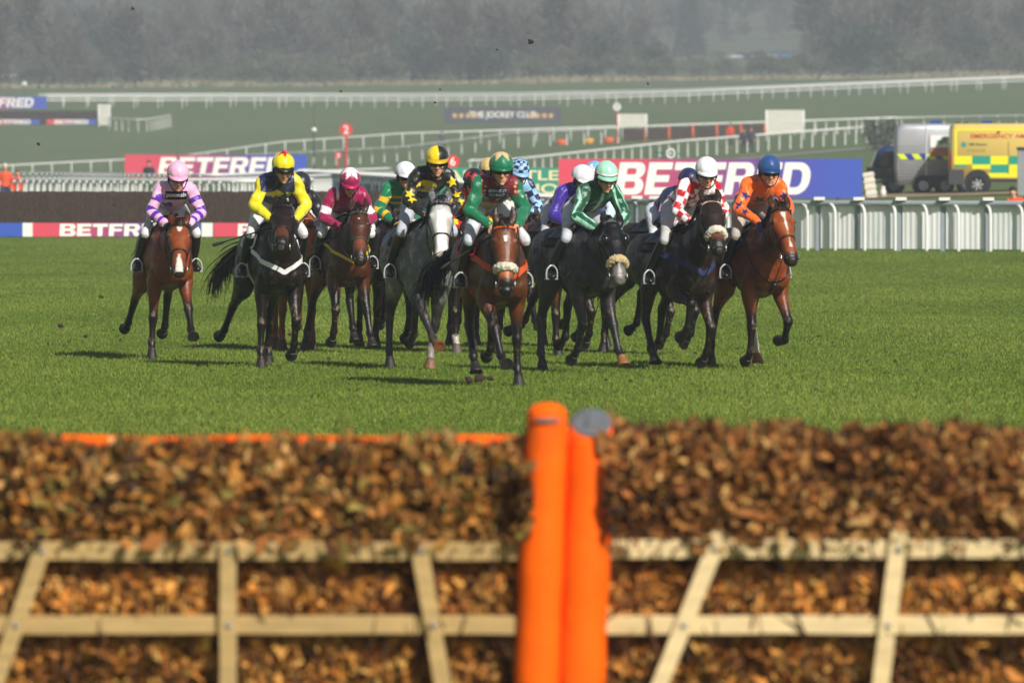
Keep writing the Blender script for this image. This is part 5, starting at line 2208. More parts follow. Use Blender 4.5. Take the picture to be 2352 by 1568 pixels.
def trailer():
    d = 303.5
    s = FPX / d
    x0, x1 = wx(2055, d), wx(2196, d)
    z0 = CAM_H - (446 - HOR) / s
    w = x1 - x0
    e = empty('horse_trailer', 'silver grey horse trailer with hazard stripe standing behind the ambulance', 'trailer', ((x0 + x1) / 2, d, z0))
    h = (446 - 285) / s
    b = Mb()
    hw = w / 2
    prof = [(-hw + .06, .32), (hw, .40), (hw, h)]
    for i in range(6):
        a = math.pi / 2 * i / 5
        prof.append((-hw + .32 - .32 * math.sin(a), h - .32 + .32 * math.cos(a)))
    prof.append((-hw, .9))
    rounded_box(b, prof, -1.0, 1.0, .16)
    b.build('body', mat('ribbed_aluminium', C('#b0b2b8'), .4, metal=.25, vary=.08, scale=2), e)
    for i in range(11):
        q = Mb()
        q.box((0, -1.005, .55 + .115 * i), (w * .96, .012, .02))
        q.build('rib', M('#8d9095', .5), e, smooth=False)
    for xx in (-.02, hw - .08):
        q = Mb()
        q.box((xx, -1.012, (h + .4) / 2), (.045, .03, h - .55))
        q.build('upright', M('#c9cbcf', .4), e, smooth=False)
    st = Mb()
    z1, z2 = 1.23, 1.43
    n = 8
    for i in range(n):
        a = -hw + .07 + (w - .14) * i / n
        bq = -hw + .07 + (w - .14) * (i + 1) / n
        st.add([(a + .10, -1.026, z1), (bq + .10, -1.026, z1), (bq - .04, -1.026, z2), (a - .04, -1.026, z2)], [(0, 1, 2, 3)], C('#d6e61c' if i % 2 == 0 else '#24308e'))
    st.build('hazard_stripe', mat('hazard_vinyl', attr='Col', rough=.4), e, color=True, smooth=False)
    q = Mb()
    q.box((hw * .50, -1.03, h - .62), (.86, .02, .44))
    so = q.build('sign', M('#e8eae8', .5), e, smooth=False)
    q = Mb()
    hs = [(-.26, -.02), (-.18, .04), (-.10, .05), (.02, .05), (.09, .09), (.15, .14), (.18, .12), (.21, .08), (.17, .06), (.13, .02), (.12, -.03), (.20, -.07), (.22, -.12), (.18, -.10), (.08, -.06), (.0, -.05), (-.06, -.12), (-.16, -.15), (-.09, -.08), (-.14, -.04), (-.20, -.10), (-.24, -.13), (-.20, -.05), (-.22, -.01)]
    prism(q, hs, -.02, -.012)
    q.ell((.03, -.015, .11), (.06, .006, .045))
    q.build('emblem', M('#5d8a72', .6), so, smooth=False, loc=(hw * .52, -1.03, h - .62))
    q = Mb()
    q.box((hw * .46, -1.028, h - 1.02), (.74, .02, .24))
    so = q.build('warning_plate', M('#d98a24', .5), e, smooth=False)
    q = Mb()
    for k in range(3):
        for j in range(6):
            q.box((hw * .46 - .27 + .108 * j, -1.042, h - .96 - .06 * k), (.085, .006, .028))
    for (dx_, dz_, sx_, sz_) in ((0, .115, .74, .014), (0, -.115, .74, .014), (-.363, 0, .014, .22), (.363, 0, .014, .22)):
        q.box((hw * .46 + dx_, -1.042, h - 1.02 + dz_), (sx_, .006, sz_))
    q.build('plate_print', M('#a3242a', .5), so, smooth=False)
    q = Mb()
    arch = [(-.62, -.32), (-.5, .02), (-.34, .12), (.66, .12), (.80, .02), (.86, -.32)]
    prism(q, arch, -.03, .02)
    q.build('mudguard', M('#26282b', .7), e, smooth=False, loc=(.10, -1.02, .55))
    for xx in (-.12, .66):
        wheel(e, (xx, -1.0, .31), .31, .2, '#a6abb0')
        wheel(e, (xx, 1.0, .31), .31, .2, '#a6abb0')
    q = Mb()
    q.box((.35, 0, h + .05), (.5, .5, .14), taper=.7)
    q.build('blue_beacon', M('#16457e', .2), e, smooth=False)
    q = Mb()
    q.tube([(-hw, 0, .5), (-hw - .9, 0, .48)], .05, 8, ref=(0, 0, 1))
    q.build('drawbar', M('#55585c', .6), e)


trailer()


def offroader():
    d = 306.5
    s = FPX / d
    x0 = wx(1992, d)
    z0 = CAM_H - (447 - HOR) / s
    e = empty('offroad_car', 'muddy dark blue off road vehicle half hidden behind the horse trailer', 'car', (x0 + 2.2, d, z0))
    b = Mb()
    rounded_box(b, [(-2.2, .72), (-2.0, .42), (2.2, .42), (2.2, .98), (-2.2, .98)], -.88, .88, .08)
    b.build('body', mat('muddy_paint', C('#4a423b'), .7, vary=.4, scale=3, dirt=C('#8a7c68')), e)
    b = Mb()
    rounded_box(b, [(-2.02, .95), (1.9, .95), (1.8, 1.66), (1.5, 1.74), (-1.6, 1.74), (-1.8, 1.6)], -.84, .84, .12)
    b.build('cabin', M('#1d3566', .35), e)
    g = Mb()
    for (a0, a1) in ((-1.72, -.65), (-.55, .55)):
        prism(g, [(a0 - .12, 1.04), (a1, 1.04), (a1, 1.55), (a0 + .05, 1.55)], -.872, -.845)
    prism(g, [(-2.06, 1.05), (-2.03, 1.05), (-1.84, 1.55), (-1.87, 1.55)], -.68, .68)
    g.build('window_glass', m_glass, e, smooth=False)
    q = Mb()
    q.box((-2.28, 0, .62), (.2, 1.7, .22))
    q.build('bumper', M('#57504a', .8), e, smooth=False)
    for sx in (-1.25, 1.4):
        for sy in (-.8, .8):
            wheel(e, (sx, sy, .37), .37, .24, '#8f9499')


offroader()
# odd things round the vehicles
b = Mb()
b.box((0, 0, .45), (.36, .06, .9))
for i in range(4):
    b.box((0, -.04, .15 + .22 * i), (.40, .04, .10))
o = b.build('pallet', M('#d8d2c4', .8, vary=.1, scale=4), smooth=False)
o.location = (wx(2003, 297), 297, gz(wx(2003, 297), 297))
o.rotation_euler = (0, R(-9), 0)
tag(o, 'pale slatted pallet leaning on its edge by the blue end of the board', 'pallet')
b = Mb()
b.tube([(0, 0, 0), (0, 0, .22), (0, 0, .27), (0, 0, .34)], [.11, .11, .07, .07], 14, ref=(1, 0, 0))
b.ell((0, 0, .34), (.085, .085, .05))
o = b.build('bottle', M('#dedad0', .5))
o.location = (wx(2028, 297.5), 297.5, gz(wx(2028, 297.5), 297.5))
tag(o, 'squat white container standing on the earth between pallet and trailer', 'container')
x = wx(2346, 294)
e = empty('metal_post', 'thick grey metal post with dark top, in front of the ambulance side', 'post', (x, 294, gz(x, 294)))
b = Mb()
b.box((0, 0, .72), (.27, .20, 1.7))
b.build('shaft', M('#8b8f92', .5, vary=.1, scale=5), e, smooth=False)
b = Mb()
b.box((0, 0, 1.60), (.33, .26, .10))
b.build('cap', M('#2a2c2e', .5), e, smooth=False)
# the leafless twiggy shrub at the end of the rail
tr, cr = Mb(), Mb()
STEMS = [[np.array(q) for q in ((.1 * s_ - .2, 0, -1.6), (.22 * s_ - .45, .1, .2), (.40 * s_ - .8, 0, 1.2), (.46 * s_ - .92, 0, 2.0))] for s_ in range(5)]
for i in range(420):
    st_ = STEMS[i % 5]
    t = RNG.uniform(.9, 2.98)
    p = lerp(st_[int(t)], st_[int(t) + 1], t % 1)
    v = np.array((RNG.normal() * .34, RNG.normal() * .3, RNG.normal() * .22))
    cr.tube([p, p + v * .5 + RNG.normal(size=3) * .04, p + v], [.020, .016, .008], 4, col=C(['#2b2e30', '#3a3d3e', '#565a5a', '#1f2224'][RNG.integers(4)]))
for st_ in STEMS:
    tr.tube(st_, [.05, .04, .03, .01], 6, sub=2, ref=(1, 0, 0))
d = 520.
e = empty('bush', 'bare dark twiggy bush above the off road car, beside the trailer roof', 'bush', tuple(at(2022, 345, d)))
e.scale = (1.0, 1.0, .9)
cr.tube([(-.95, 0, 1.0), (0, .05, 1.0), (.95, 0, 1.0)], .02, 4, col=C('#2b2e30'))
tr.build('stem', m_bark, e)
cr.build('twigs', m_twig, e, color=True)
d = 330.
e = empty('cable_reel', 'white cable reel on a low green stand above the betting board', 'reel', (wx(1540, d), d, CAM_H - (366 - HOR) / FPX * d))
b = Mb()
V = []
b.tube([(math.cos(t) * .15, 0, .22 + math.sin(t) * .17) for t in np.linspace(0, 2 * math.pi, 25)], .04, 8, ref=(0, 1, 0))
b.tube([(0, -.06, .22), (0, .06, .22)], .05, 12, ref=(1, 0, 0))
b.build('reel', m_white, e)
b = Mb()
for p, q in (((-.5, 0, -.5), (-.5, 0, .26)), ((.42, 0, -.5), (.36, 0, .25)), ((-.55, 0, .25), (.4, 0, .20)), ((-.45, 0, .05), (.45, 0, .02))):
    b.tube([p, q], .025, 6, ref=(0, 1, 0))
b.build('stand', m_teal, e)


# ------------------------------------------------------------------ bystanders
def bystander(label, xd, d, coat, trousers, hat='#2a2320', h=1.74, face=0., crouch=False, zb=None, carry=None):
    x = wx(xd, d)
    e = empty('person', label, 'person', (x, d, gz(x, d) if zb is None else zb), face, 'bystanders on the course')
    k = h / 1.75
    drop = .45 if crouch else 0.
    leanx = .0 if not crouch else -.22

    def P(a, b_, c_):
        f = max(0, (c_ - .95) / .8)
        return np.array((a * k + leanx * f, b_ * k, (c_ - drop) * k if c_ > .5 else c_ * k))
    body, ja, tr_ = Mb(), Mb(), Mb()
    spine = [P(0, 0, .90), P(0, 0, 1.08), P(0, 0, 1.25), P(0, 0, 1.40), P(0, 0, 1.46)]
    for mb_, g in ((body, .85), (ja, 1.12)):
        mb_.tube(spine, [.155 * g, .145 * g, .17 * g, .175 * g, .09 * g], 16, sub=3, ref=(1, 0, 0), rb=[.11 * g, .105 * g, .12 * g, .11 * g, .075 * g], power=2.3)
        for s in (-1, 1):
            mb_.tube([P(s * .15, 0, 1.40), P(s * .20, 0, 1.36), P(s * .25, -.02, 1.12), P(s * .22, -.14, .93)], [.06 * g, .06 * g, .048 * g, .04 * g], 10, sub=3, ref=(0, 1, 0))
    for mb_, g in ((body, .85), (tr_, 1.08)):
        for s in (-1, 1):
            kn = P(s * .11, -.02 if not crouch else -.30, .48 + (.25 if crouch else 0))
            mb_.tube([P(s * .08, 0, .95), P(s * .09, 0, .86), kn, np.array((s * .12 * k, 0.02, .09))], [.10 * g, .09 * g, .062 * g, .05 * g], 10, sub=3, ref=(1, 0, 0))
            if mb_ is body:
                mb_.tube([(s * .12 * k, .05, .06), (s * .125 * k, -.05, .05), (s * .13 * k, -.17, .035)], [.045, .048, .03], 10, sub=2, ref=(1, 0, 0), rb=[.05, .04, .025])
    for s in (-1, 1):
        body.tube([P(s * .22, -.14, .93), P(s * .215, -.18, .86), P(s * .21, -.19, .80)], [.036, .042, .024], 8, sub=2, ref=(0, 1, 0))
    hc = P(0, -.02, 1.62)
    body.tube([P(0, 0, 1.44), hc], [.055, .05], 10, ref=(1, 0, 0))

    def Hd(a, b_, c_):
        return hc + np.array((b_ * -1, -a, c_))
    head_shapes(body, Hd)
    me = remesh(body, .012, 1)
    V = verts(me)
    col = np.tile(SKIN, (len(V), 1))
    head_color(V, Hd, SKIN, col)
    set_col(me, col)
    link('body', me, m_skin, e)
    link('jacket', remesh(ja, .016, 2), M(coat, .8, vary=.1, scale=9), e)
    link('trousers', remesh(tr_, .016, 2), M(trousers, .85), e)
    q = Mb()
    q.ell(hc + (0, .01, .075), (.095, .115, .085))
    q.build('hair' if hat == '#2a2320' else 'hat', M(hat, .8), e)
    if carry:
        q = Mb()
        decs = [(-.172, -.02)]
        for z in (1.10, 1.28):
            q.tube([spine[2] * (1, 1, 0) + np.array((math.cos(t) * .198, math.sin(t) * .145, (z - drop) * k)) for t in np.linspace(0, 2 * math.pi, 21)], .022, 6, ref=(0, 0, 1))
        q.build('reflective_band', M(carry, .4), e)


bystander('person in orange and blue work clothes at the left edge behind the dark fence', 12, 322, '#e2552a', '#2b3a68', '#d8d0c0', 1.78)
bystander('person in orange red jacket bending beside the one at the left edge', 41, 318, '#e34a26', '#c8451f', '#7a4a38', 1.55, crouch=False)
bystander('person in dark clothes walking before the red end of the left board', 342, 405, '#23252b', '#1d1f24', h=1.72)
bystander('lone grey figure standing far out in front of the grey starred board', 1015, 740, '#4a5560', '#2b3440', h=1.75)
bystander('person in red orange jacket standing between the pale wing screens', 1677, 625, '#d6442a', '#2a2c30', h=1.80)
bystander('left of two dark dressed people standing by the larger pale screen', 1708, 560, '#2f3640', '#262b33', h=1.80)
bystander('dark dressed person nearest to the larger pale screen', 1725, 562, '#353c46', '#2c3038', h=1.85)
bystander('person in bright orange vest crouching at the right edge behind the screen fence', 2342, 222, '#f0502a', '#2a2c30', '#26211f', 1.60, crouch=True, zb=.22, carry='#d8dcd8')

# ------------------------------------------------------------------ the hurdle in the foreground
HD = 35.56
HS_ = FPX / HD
m_rail = mat('bleached_wood', C('#d9c091'), .75, dirt=C('#c4a872'), vary=.16, scale=7, stretch=(.6, 4, 4), bump=.2, bscale=40)
m_rail_left = mat('shaded_wood', C('#b29460'), .75, vary=.2, scale=7, stretch=(.6, 4, 4), bump=.2, bscale=40)  # same wood, darkened: shade under the overhanging brush is put into its colour
m_pad = mat('orange_foam', C('#ff6400'), .7, vary=.10, scale=9, spec=.15, dirt=C('#d9560c'), bump=.25, bscale=9)
m_leaf = mat('dead_leaves', attr='Col', rough=.75, spec=.3)
m_core = mat('dark_brush', C('#21150c'), .95, vary=.5, scale=14)
m_bolt = mat('zinc_bolt', C('#8e959c'), .4, metal=.6)


def hz(yd, d=HD):
    return CAM_H - (yd - HOR) / FPX * d


def leaf_mesh(mb, n, x0, x1, zlo, zhi, ylo, yhi, size, pal, front=.75, topf=None):
    x = RNG.uniform(x0, x1, n)
    t = RNG.random(n)
    top = np.array([topf(q) for q in x]) if topf else np.full(n, zhi)
    z = zlo + (top - zlo) * t
    # a rounded bolster: leaves lie near its surface
    yc, ry = (ylo + yhi) / 2, (yhi - ylo) / 2
    bulge = np.sqrt(np.clip(1 - (2 * t - 1) ** 2 * .80, .05, 1))
    s = np.where(RNG.random(n) < front, -1, 1) * (1 - .5 * RNG.random(n) ** 2)
    y = yc + s * ry * bulge + .03 * np.array([noise.noise((x[i] * 7, z[i] * 7, 0)) for i in range(n)])
    pc = np.array([C(p) for p in pal])
    gap = snoise(np.column_stack([x, z * 1.2, 0 * x]), 15, 9) + .6 * snoise(np.column_stack([x, z, 0 * x]), 38, 12)
    y = y + np.clip(-gap - .35, 0, 1) * .07          # hollows between the clumps
    cl = snoise(np.column_stack([x, z, 0 * x]), 9, 4)
    V = np.empty((n, 4, 3))
    d1 = RNG.normal(size=(n, 3)) + (0, 0, -.5)
    d1 /= np.linalg.norm(d1, axis=1)[:, None]
    d2 = np.cross(d1, RNG.normal(size=(n, 3)))
    d2 /= np.linalg.norm(d2, axis=1)[:, None]
    L = size * np.exp(RNG.normal(size=n) * .38)[:, None]
    c = np.column_stack([x, y, z])
    nn = np.cross(d1, d2)
    V[:, 0] = c - d1 * L * .6
    V[:, 1] = c + d2 * L * .36 + nn * L * .12
    V[:, 2] = c + d1 * L * .6
    V[:, 3] = c - d2 * L * .36 + nn * L * .12
    k = np.clip(((cl * .3 + .5) + RNG.normal(size=n) * .27) * len(pal), 0, len(pal) - 1).astype(int)
    K = np.repeat(pc[k] * RNG.uniform(.45, 1.4, (n, 1)), 4, 0)
    F = np.arange(4 * n).reshape(-1, 4)
    mb.add(V.reshape(-1, 3), [(a, b, c_) for a, b, c_, _ in F] + [(a, c_, d_) for a, _, c_, d_ in F], K)


PAL_L = ['#3a2411', '#70451d', '#a0682a', '#b07634', '#7e6c32', '#a67838', '#c0945a', '#9a602e']
PAL_R = ['#2e1c0e', '#5e3a1b', '#8c5a28', '#a66e36', '#7c4e26', '#a0723e', '#c49a5a', '#965a2a']
PAL_B = ['#75481e', '#b07030', '#cc883c', '#d4984a', '#b87630', '#dcac5e', '#a0642a', '#cc9446']


def panel_hurdle(label, xa, xb, topy, rails_y, uprights, pad, pal, side):
    d = HD
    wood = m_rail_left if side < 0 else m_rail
    x0, x1 = wx(xa, d), wx(xb, d)
    e = empty('hurdle', label, 'hurdle', ((x0 + x1) / 2, d, 0), 0, None)
    O = np.array(e.location)
    b = Mb()
    xs = np.linspace(x0, x1, 60)

    def topf(x):
        return hz(topy) + .008 + .046 * noise.noise((x * 4.3, 1.3, side)) + .026 * noise.noise((x * 13, 4, 0))
    zl = hz(1248)
    leaf_mesh(b, 9000, x0, x1, zl - .01, 0, -.20, .20, .042, pal, .72, topf)
    leaf_mesh(b, 7000, x0, x1, -.02, zl + .03, -.10, .20, .046, PAL_B, .9)
    leaf_mesh(b, 150 if side < 0 else 130, x0, x1, zl - .02, zl + .08, -.24, -.10, .042, pal, .9)
    for i in range(520):                                # bare birch stems showing among the leaves
        p = np.array((RNG.uniform(x0, x1), RNG.uniform(-.19, -.02), RNG.uniform(-.02, hz(topy) - .06)))
        v = np.array((RNG.normal() * .06, RNG.normal() * .03, RNG.uniform(.06, .22)))
        b.tube([p, p + v * .5 + RNG.normal(size=3) * .008, p + v], [.0045, .004, .002], 4, col=C(['#3a2418', '#54331f', '#241610', '#6e4a2c'][RNG.integers(4)]))
    # leaves that lap over the edge of the padded post
    xo = (wx(1196, d), wx(1220, d)) if side < 0 else (wx(1388, d), wx(1412, d))
    leaf_mesh(b, 110, xo[0], xo[1], hz(1215), hz(1050 if side < 0 else 1010), -.32, -.16, .042, pal, .8)
    # stray shoots along the top
    for i in range(420):
        x = RNG.uniform(x0, x1)
        z = topf(x) - .03
        v = np.array((RNG.normal() * .03, RNG.normal() * .03, RNG.uniform(.02, .075)))
        p = np.array((x, RNG.uniform(-.16, .16), z))
        b.add([p - (.004, 0, 0), p + (.004, 0, 0), p + v], [(0, 1, 2)], C('#4a3020'))
    V = [v - (O[0], 0, 0) for v in b.v]
    b.v = V
    b.build('brush', m_leaf, e, color=True, smooth=False)
    c = Mb()
    V, F = [], []
    n = 60
    prof = [(.0, .10), (zl, .10), (zl + .03, -.11), (.5 * (zl + hz(topy)), -.15), (hz(topy) - .05, -.08), (hz(topy) - .05, .10), (.5 * (zl + hz(topy)), .15), (0, .18)]
    for i in range(n + 1):
        x = lerp(x0, x1, i / n)
        for (z, y) in prof:
            q = .02 * noise.noise((x * 9, z * 9, y * 9))
            V.append((x - O[0], y + q, z + (q if z > .1 else 0)))
    k = len(prof)
    F = [(i * k + j, (i + 1) * k + j, (i + 1) * k + (j + 1) % k, i * k + (j + 1) % k) for i in range(n) for j in range(k)]
    F += [tuple(range(k))[::-1], tuple(n * k + j for j in range(k))]
    c.add(V, F)
    c.build('brush_core', m_core, e, smooth=False)
    for yd in rails_y:
        q = Mb()
        h = 41 / HS_
        V, F = [], []
        n = 40
        for i in range(n + 1):
            x = lerp(x0, x1, i / n) - O[0]
            w = .004 * noise.noise((x * 3, yd, 0))
            for (yy, zz) in ((-.165, -h / 2), (-.165, h / 2 - .006), (-.155, h / 2), (-.12, h / 2), (-.12, -h / 2)):
                V.append((x, yy, hz(yd) + zz + w))
        F = [(i * 5 + j, (i + 1) * 5 + j, (i + 1) * 5 + (j + 1) % 5, i * 5 + (j + 1) % 5) for i in range(n) for j in range(5)]
        F += [tuple(range(5))[::-1], tuple(n * 5 + j for j in range(5))]
        q.add(V, F)
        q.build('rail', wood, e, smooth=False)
    for (xt, yt, xbm, ybm) in uprights:
        q = Mb()
        a = np.array((wx(xt, d) - O[0], -.184, hz(yt)))
        z = np.array((wx(xbm, d) - O[0], -.184, hz(ybm)))
        V = []
        ax = (a - z) / np.linalg.norm(a - z)
        sd = np.cross(ax, (0, 1, 0))
        w = 19 / HS_
        for i in range(13):
            p = lerp(z, a, i / 12)
            ww = w * (1 + .08 * noise.noise((p[0] * 5, p[2] * 5, 2)))
            V += [p - sd * ww + (0, -.016, 0), p + sd * ww + (0, -.016, 0), p + sd * ww + (0, .016, 0), p - sd * ww + (0, .016, 0)]
        F = [(i * 4 + j, i * 4 + (j + 1) % 4, (i + 1) * 4 + (j + 1) % 4, (i + 1) * 4 + j) for i in range(12) for j in range(4)] + [(3, 2, 1, 0), (48, 49, 50, 51)]
        q.add(V, F)
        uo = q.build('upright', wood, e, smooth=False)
        for yd in rails_y:
            t = (hz(yd) - z[2]) / (a[2] - z[2])
            if 0 < t < 1:
                p = lerp(z, a, t)
                q = Mb()
                q.tube([p + (0, -.016, 0), p + (0, -.024, 0), p + (0, -.027, 0)], [.013, .012, .006], 12, ref=(1, 0, 0))
                q.build('bolt', m_bolt, uo)
    # the padded end post
    (xt, yt), (xbm, ybm), wd = pad
    a = np.array((wx(xt, d) - O[0], -.16, hz(yt)))
    z = np.array((wx(xbm, d) - O[0], -.16, -.02))
    r = wd / 2 / HS_
    q = Mb()
    pts, rr = [], []
    for t in np.linspace(0, 1, 26):
        pts.append(lerp(z, a, t))
        rr.append(r * (1 + .035 * math.sin(t * 17) + .11 * min(1, 2.2 * (1 - t))))
    if side < 0:
        for k, f in ((.022, .96), (.042, .80), (.056, .50), (.060, .2)):
            pts.append(a + (0, 0, k))
            rr.append(r * f)
    q.tube(pts, rr, 26, ref=(1, 0, 0))
    if side > 0:                                     # sawn off at a slant
        q.v = [np.column_stack([v[:, 0], v[:, 1], v[:, 2] + (v[:, 1] - a[1]) * .62 * np.clip((v[:, 2] - a[2] + .1) / .1, 0, 1)]) for v in q.v]
    po = q.build('padded_post', m_pad, e)
    q = Mb()
    if side < 0:
        q.tube([a + (-.05, -r * .92, -.012), a + (0, -r * 1.02, -.014), a + (.05, -r * .92, -.012)], [.008, .012, .008], 8, sub=4, ref=(0, 0, 1))
        q.build('slit', M('#6d6660', .8), po)
    else:
        q.tube([a + (0, 0, .0), a + (0, 0, .012), a + (0, 0, .016)], [r * .93, r * .93, r * .80], 26, ref=(1, 0, 0))
        q.v = [np.column_stack([v[:, 0], v[:, 1], v[:, 2] + (v[:, 1] - a[1]) * .62]) for v in q.v]
        q.build('end_cap', M('#62666c', .7, vary=.3, scale=14), po)
    return e, O


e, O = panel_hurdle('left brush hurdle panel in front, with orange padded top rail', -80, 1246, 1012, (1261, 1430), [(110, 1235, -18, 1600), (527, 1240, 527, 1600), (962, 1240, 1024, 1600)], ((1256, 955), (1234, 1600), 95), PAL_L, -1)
q = Mb()
d_ = HD + .17
z = CAM_H - (1022 - HOR) / FPX * d_
q.tube([(wx(xx, d_) - O[0], .17 + .01 * math.sin(xx * .01), z + .006 + .004 * math.sin(xx * .013)) for xx in range(-80, 1250, 60)], .034, 12, sub=2, ref=(0, 0, 1))
q.build('padded_rail', m_pad, e)
panel_hurdle('right brush hurdle panel in front, with taller darker brush', 1336, 2440, 985, (1256, 1430), [(1652, 1222, 1500, 1600), (2062, 1215, 2015, 1600)], ((1357, 972), (1332, 1600), 100), PAL_R, 1)

# ------------------------------------------------------------------ clods of turf in the air
for i, (xd, yd, r) in enumerate([(1218, 95, .05), (305, 20, .03), (1142, 115, .015), (1488, 193, .018), (89, 331, .028), (262, 470, .016), (783, 210, .018), (1010, 206, .016), (232, 682, .03), (140, 748, .05), (196, 772, .03), (1100, 868, .06), (1076, 872, .05), (1125, 868, .04),
                                (262, 757, .02), (1000, 236, .015), (556, 636, .02), (870, 655, .014), (1735, 690, .02), (1082, 800, .018)]):
    d = 80 if yd > 850 else RNG.uniform(80, 86)
    b = Mb()
    r *= .62 if yd < 860 else .8
    b.ell((0, 0, 0), (r, r * .7, r * .75), nu=10, nv=7)
    V = np.concatenate(b.v)
    b.v = [V * (1 + .5 * snoise(V, 3.4 / r, i) + .3 * snoise(V, 8 / r, i + 2))[:, None]]
    o = b.build('turf_clod', M('#33241a', .95, vary=.3, scale=40))
    o.location = at(xd, yd, d)
    tag(o, 'small dark clod of turf kicked up by the hooves', 'clod', 'clods of turf in the air')

b = Mb()
for i in range(150):
    d = RNG.uniform(78, 118)
    x = RNG.normal() * 3.2 - .4
    r = RNG.uniform(.008, .024)
    v, f = ellipsoid((x, d, .012), (r, r * 1.2, r * .6), None, 7, 5)
    b.add(v + RNG.normal(size=v.shape) * r * .2, f, C(['#2c2016', '#3b2b1c', '#453420'][RNG.integers(3)]))
tag(b.build('loose_earth', mat('loose_earth', attr='Col', rough=.95), color=True, smooth=False), kind='stuff')

# ------------------------------------------------------------------ haze
hb_ = Mb()
hb_.box((0, 3150, 104), (7000, 6800, 216))
hm_ = bpy.data.materials.new('haze')
hm_.use_nodes = True
_nt = hm_.node_tree
_nt.nodes.remove(_nt.nodes['Principled BSDF'])
_pv = _nt.nodes.new('ShaderNodeVolumePrincipled')
_pv.inputs['Color'].default_value = (.70, .77, .84, 1)
_pv.inputs['Density'].default_value = .00043
_pv.inputs['Anisotropy'].default_value = .0
_nt.links.new(_pv.outputs[0], _nt.nodes['Material Output'].inputs['Volume'])
ho = hb_.build('haze', hm_, smooth=False)
tag(ho, kind='stuff')
# ------------------------------------------------------------------ the field: sixteen horses and riders
F_plant = (4, 0, 28, 0)
F_late = (-14, -18, 14, -12)
F_reach = (40, 34, 58, 62)
F_fold = (52, -58, -95, -118)
F_hang = (26, -22, -48, -70)
F_high = (74, -14, -58, -80)
F_land = (22, 20, 44, 22)
H_plant = (38, -26, 10, 28, 0)
H_fwd = (56, -4, 34, 40, 26)
H_back = (4, -58, -44, -62, -96)
H_lift = (48, -48, -18, -62, -84)
H_push = (20, -46, -14, 4, -18)


def lg(FL, FR, HL, HR, s=(0, 0, 0, 0)):
    return dict(FL=FL + (s[0],), FR=FR + (s[1],), HL=HL + (s[2],), HR=HR + (s[3],))


def root_px(chest, d, yaw, fx=.70):
    return chest - fx * math.sin(R(yaw)) * FPX / d


def dist(y):
    return CAM_H * FPX / (y - HOR)


def H_(label, chest, y, yaw, coat, legs, **k):
    d = dist(y) + .62 * math.cos(R(yaw))
    k.setdefault('scale', .97)
    return make_horse(label, root_px(chest, d, yaw), d, yaw, coat, legs, **k)


# ---- silks
def side_or(i):
    """sleeve mask with the seam at the shoulder point"""
    return (~i['torso']) & ~((np.abs(i['u']) < .190) & (i['t'] < .13) & (i['z'] > i['shc'][2] - .12))


def on_arm(i, k):
    return np.char.startswith(i['part'], k) & side_or(i)


def put(c, m, col):
    c[m] = C(col)


def silk_pink(i):
    c = full(len(i['V']), C('#eeb2d6'))
    sl = side_or(i)
    t = i['t']
    put(c, sl & (((t > .10) & (t < .155)) | ((t > .23) & (t < .29)) | ((t > .36) & (t < .42)) | ((t > .48) & (t < .52))), '#5426a4')
    tor = ~sl
    put(c, tor & (((i['u'] + .115) / .045) ** 2 + ((i['w'] - .045) / .055) ** 2 < 1), '#5426a4')
    put(c, tor & (((i['u'] - .135) / .035) ** 2 + ((i['w'] - .08) / .055) ** 2 < 1), '#5426a4')
    put(c, tor & (((i['u']) / .055) ** 2 + ((i['w'] + .085) / .06) ** 2 < 1), '#4a2a98')
    return c


def silk_navyyellow(i):
    c = full(len(i['V']), C('#141f48'))
    put(c, side_or(i), '#e6d616')
    put(c, ~side_or(i) & (np.abs(i['u']) / .085 + np.abs(i['w'] + .015) / .075 < 1), '#e6d616')
    return c


def silk_maroon(i):
    c = full(len(i['V']), C('#98104a'))
    sl = side_or(i)
    put(c, sl & (i['t'] > .17) & (i['t'] < .255), '#ece6ea')
    put(c, ~sl & (i['u'] < -.10) & (i['u'] > -.13) & (i['w'] > .07), '#ece6ea')
    return c


def silk_greengold(i):
    c = full(len(i['V']), C('#0a7a50'))
    sl = side_or(i)
    t = i['t']
    put(c, sl & (((t > .13) & (t < .19)) | ((t > .27) & (t < .33)) | ((t > .40) & (t < .45))), '#f0b41c')
    w = i['w']
    put(c, ~sl & (((w > .0) & (w < .05)) | ((w > -.10) & (w < -.06))), '#f0b41c')
    return c


def silk_stars(base, col, spots, r):
    def f(i):
        c = full(len(i['V']), C(base))
        sl = side_or(i)
        for (t0, a0) in spots:
            dv = (i['a'] - a0 + math.pi) % (2 * math.pi) - math.pi
            put(c, sl & star(i['t'] - t0, dv * .056, r, .5), col)
        return c
    return f


STSP = [(.09, .0), (.24, .3), (.36, -.4), (.20, 2.3), (.40, 2.2), (.26, -2.0)]


def silk_blackstar(i):
    c = silk_stars('#141416', '#efd21c', STSP, .060)(i)
    put(c, ~side_or(i) & ((i['u'] / .125) ** 2 + ((i['w'] - .0) / .09) ** 2 < 1), '#e6c818')
    return c


def silk_orange(i):
    c = silk_stars('#f26a14', '#1b2560', [(.14, .1), (.27, .5), (.40, .0), (.20, 2.4), (.36, 2.4)], .060)(i)
    put(c, ~side_or(i) & star(i['u'], i['w'] + .07, .09, .3), '#27306a')
    return c


def silk_redyellow(i):
    c = full(len(i['V']), C('#c81420'))
    sl = side_or(i)
    for t0 in (.07, .20, .33, .46):
        for a0 in (-2.1, 0, 2.1):
            dv = (i['a'] - a0 + math.pi) % (2 * math.pi) - math.pi
            put(c, sl & (np.abs(i['t'] - t0) / .075 + np.abs(dv * .056) / .06 < 1), '#f0d81c')
    return c


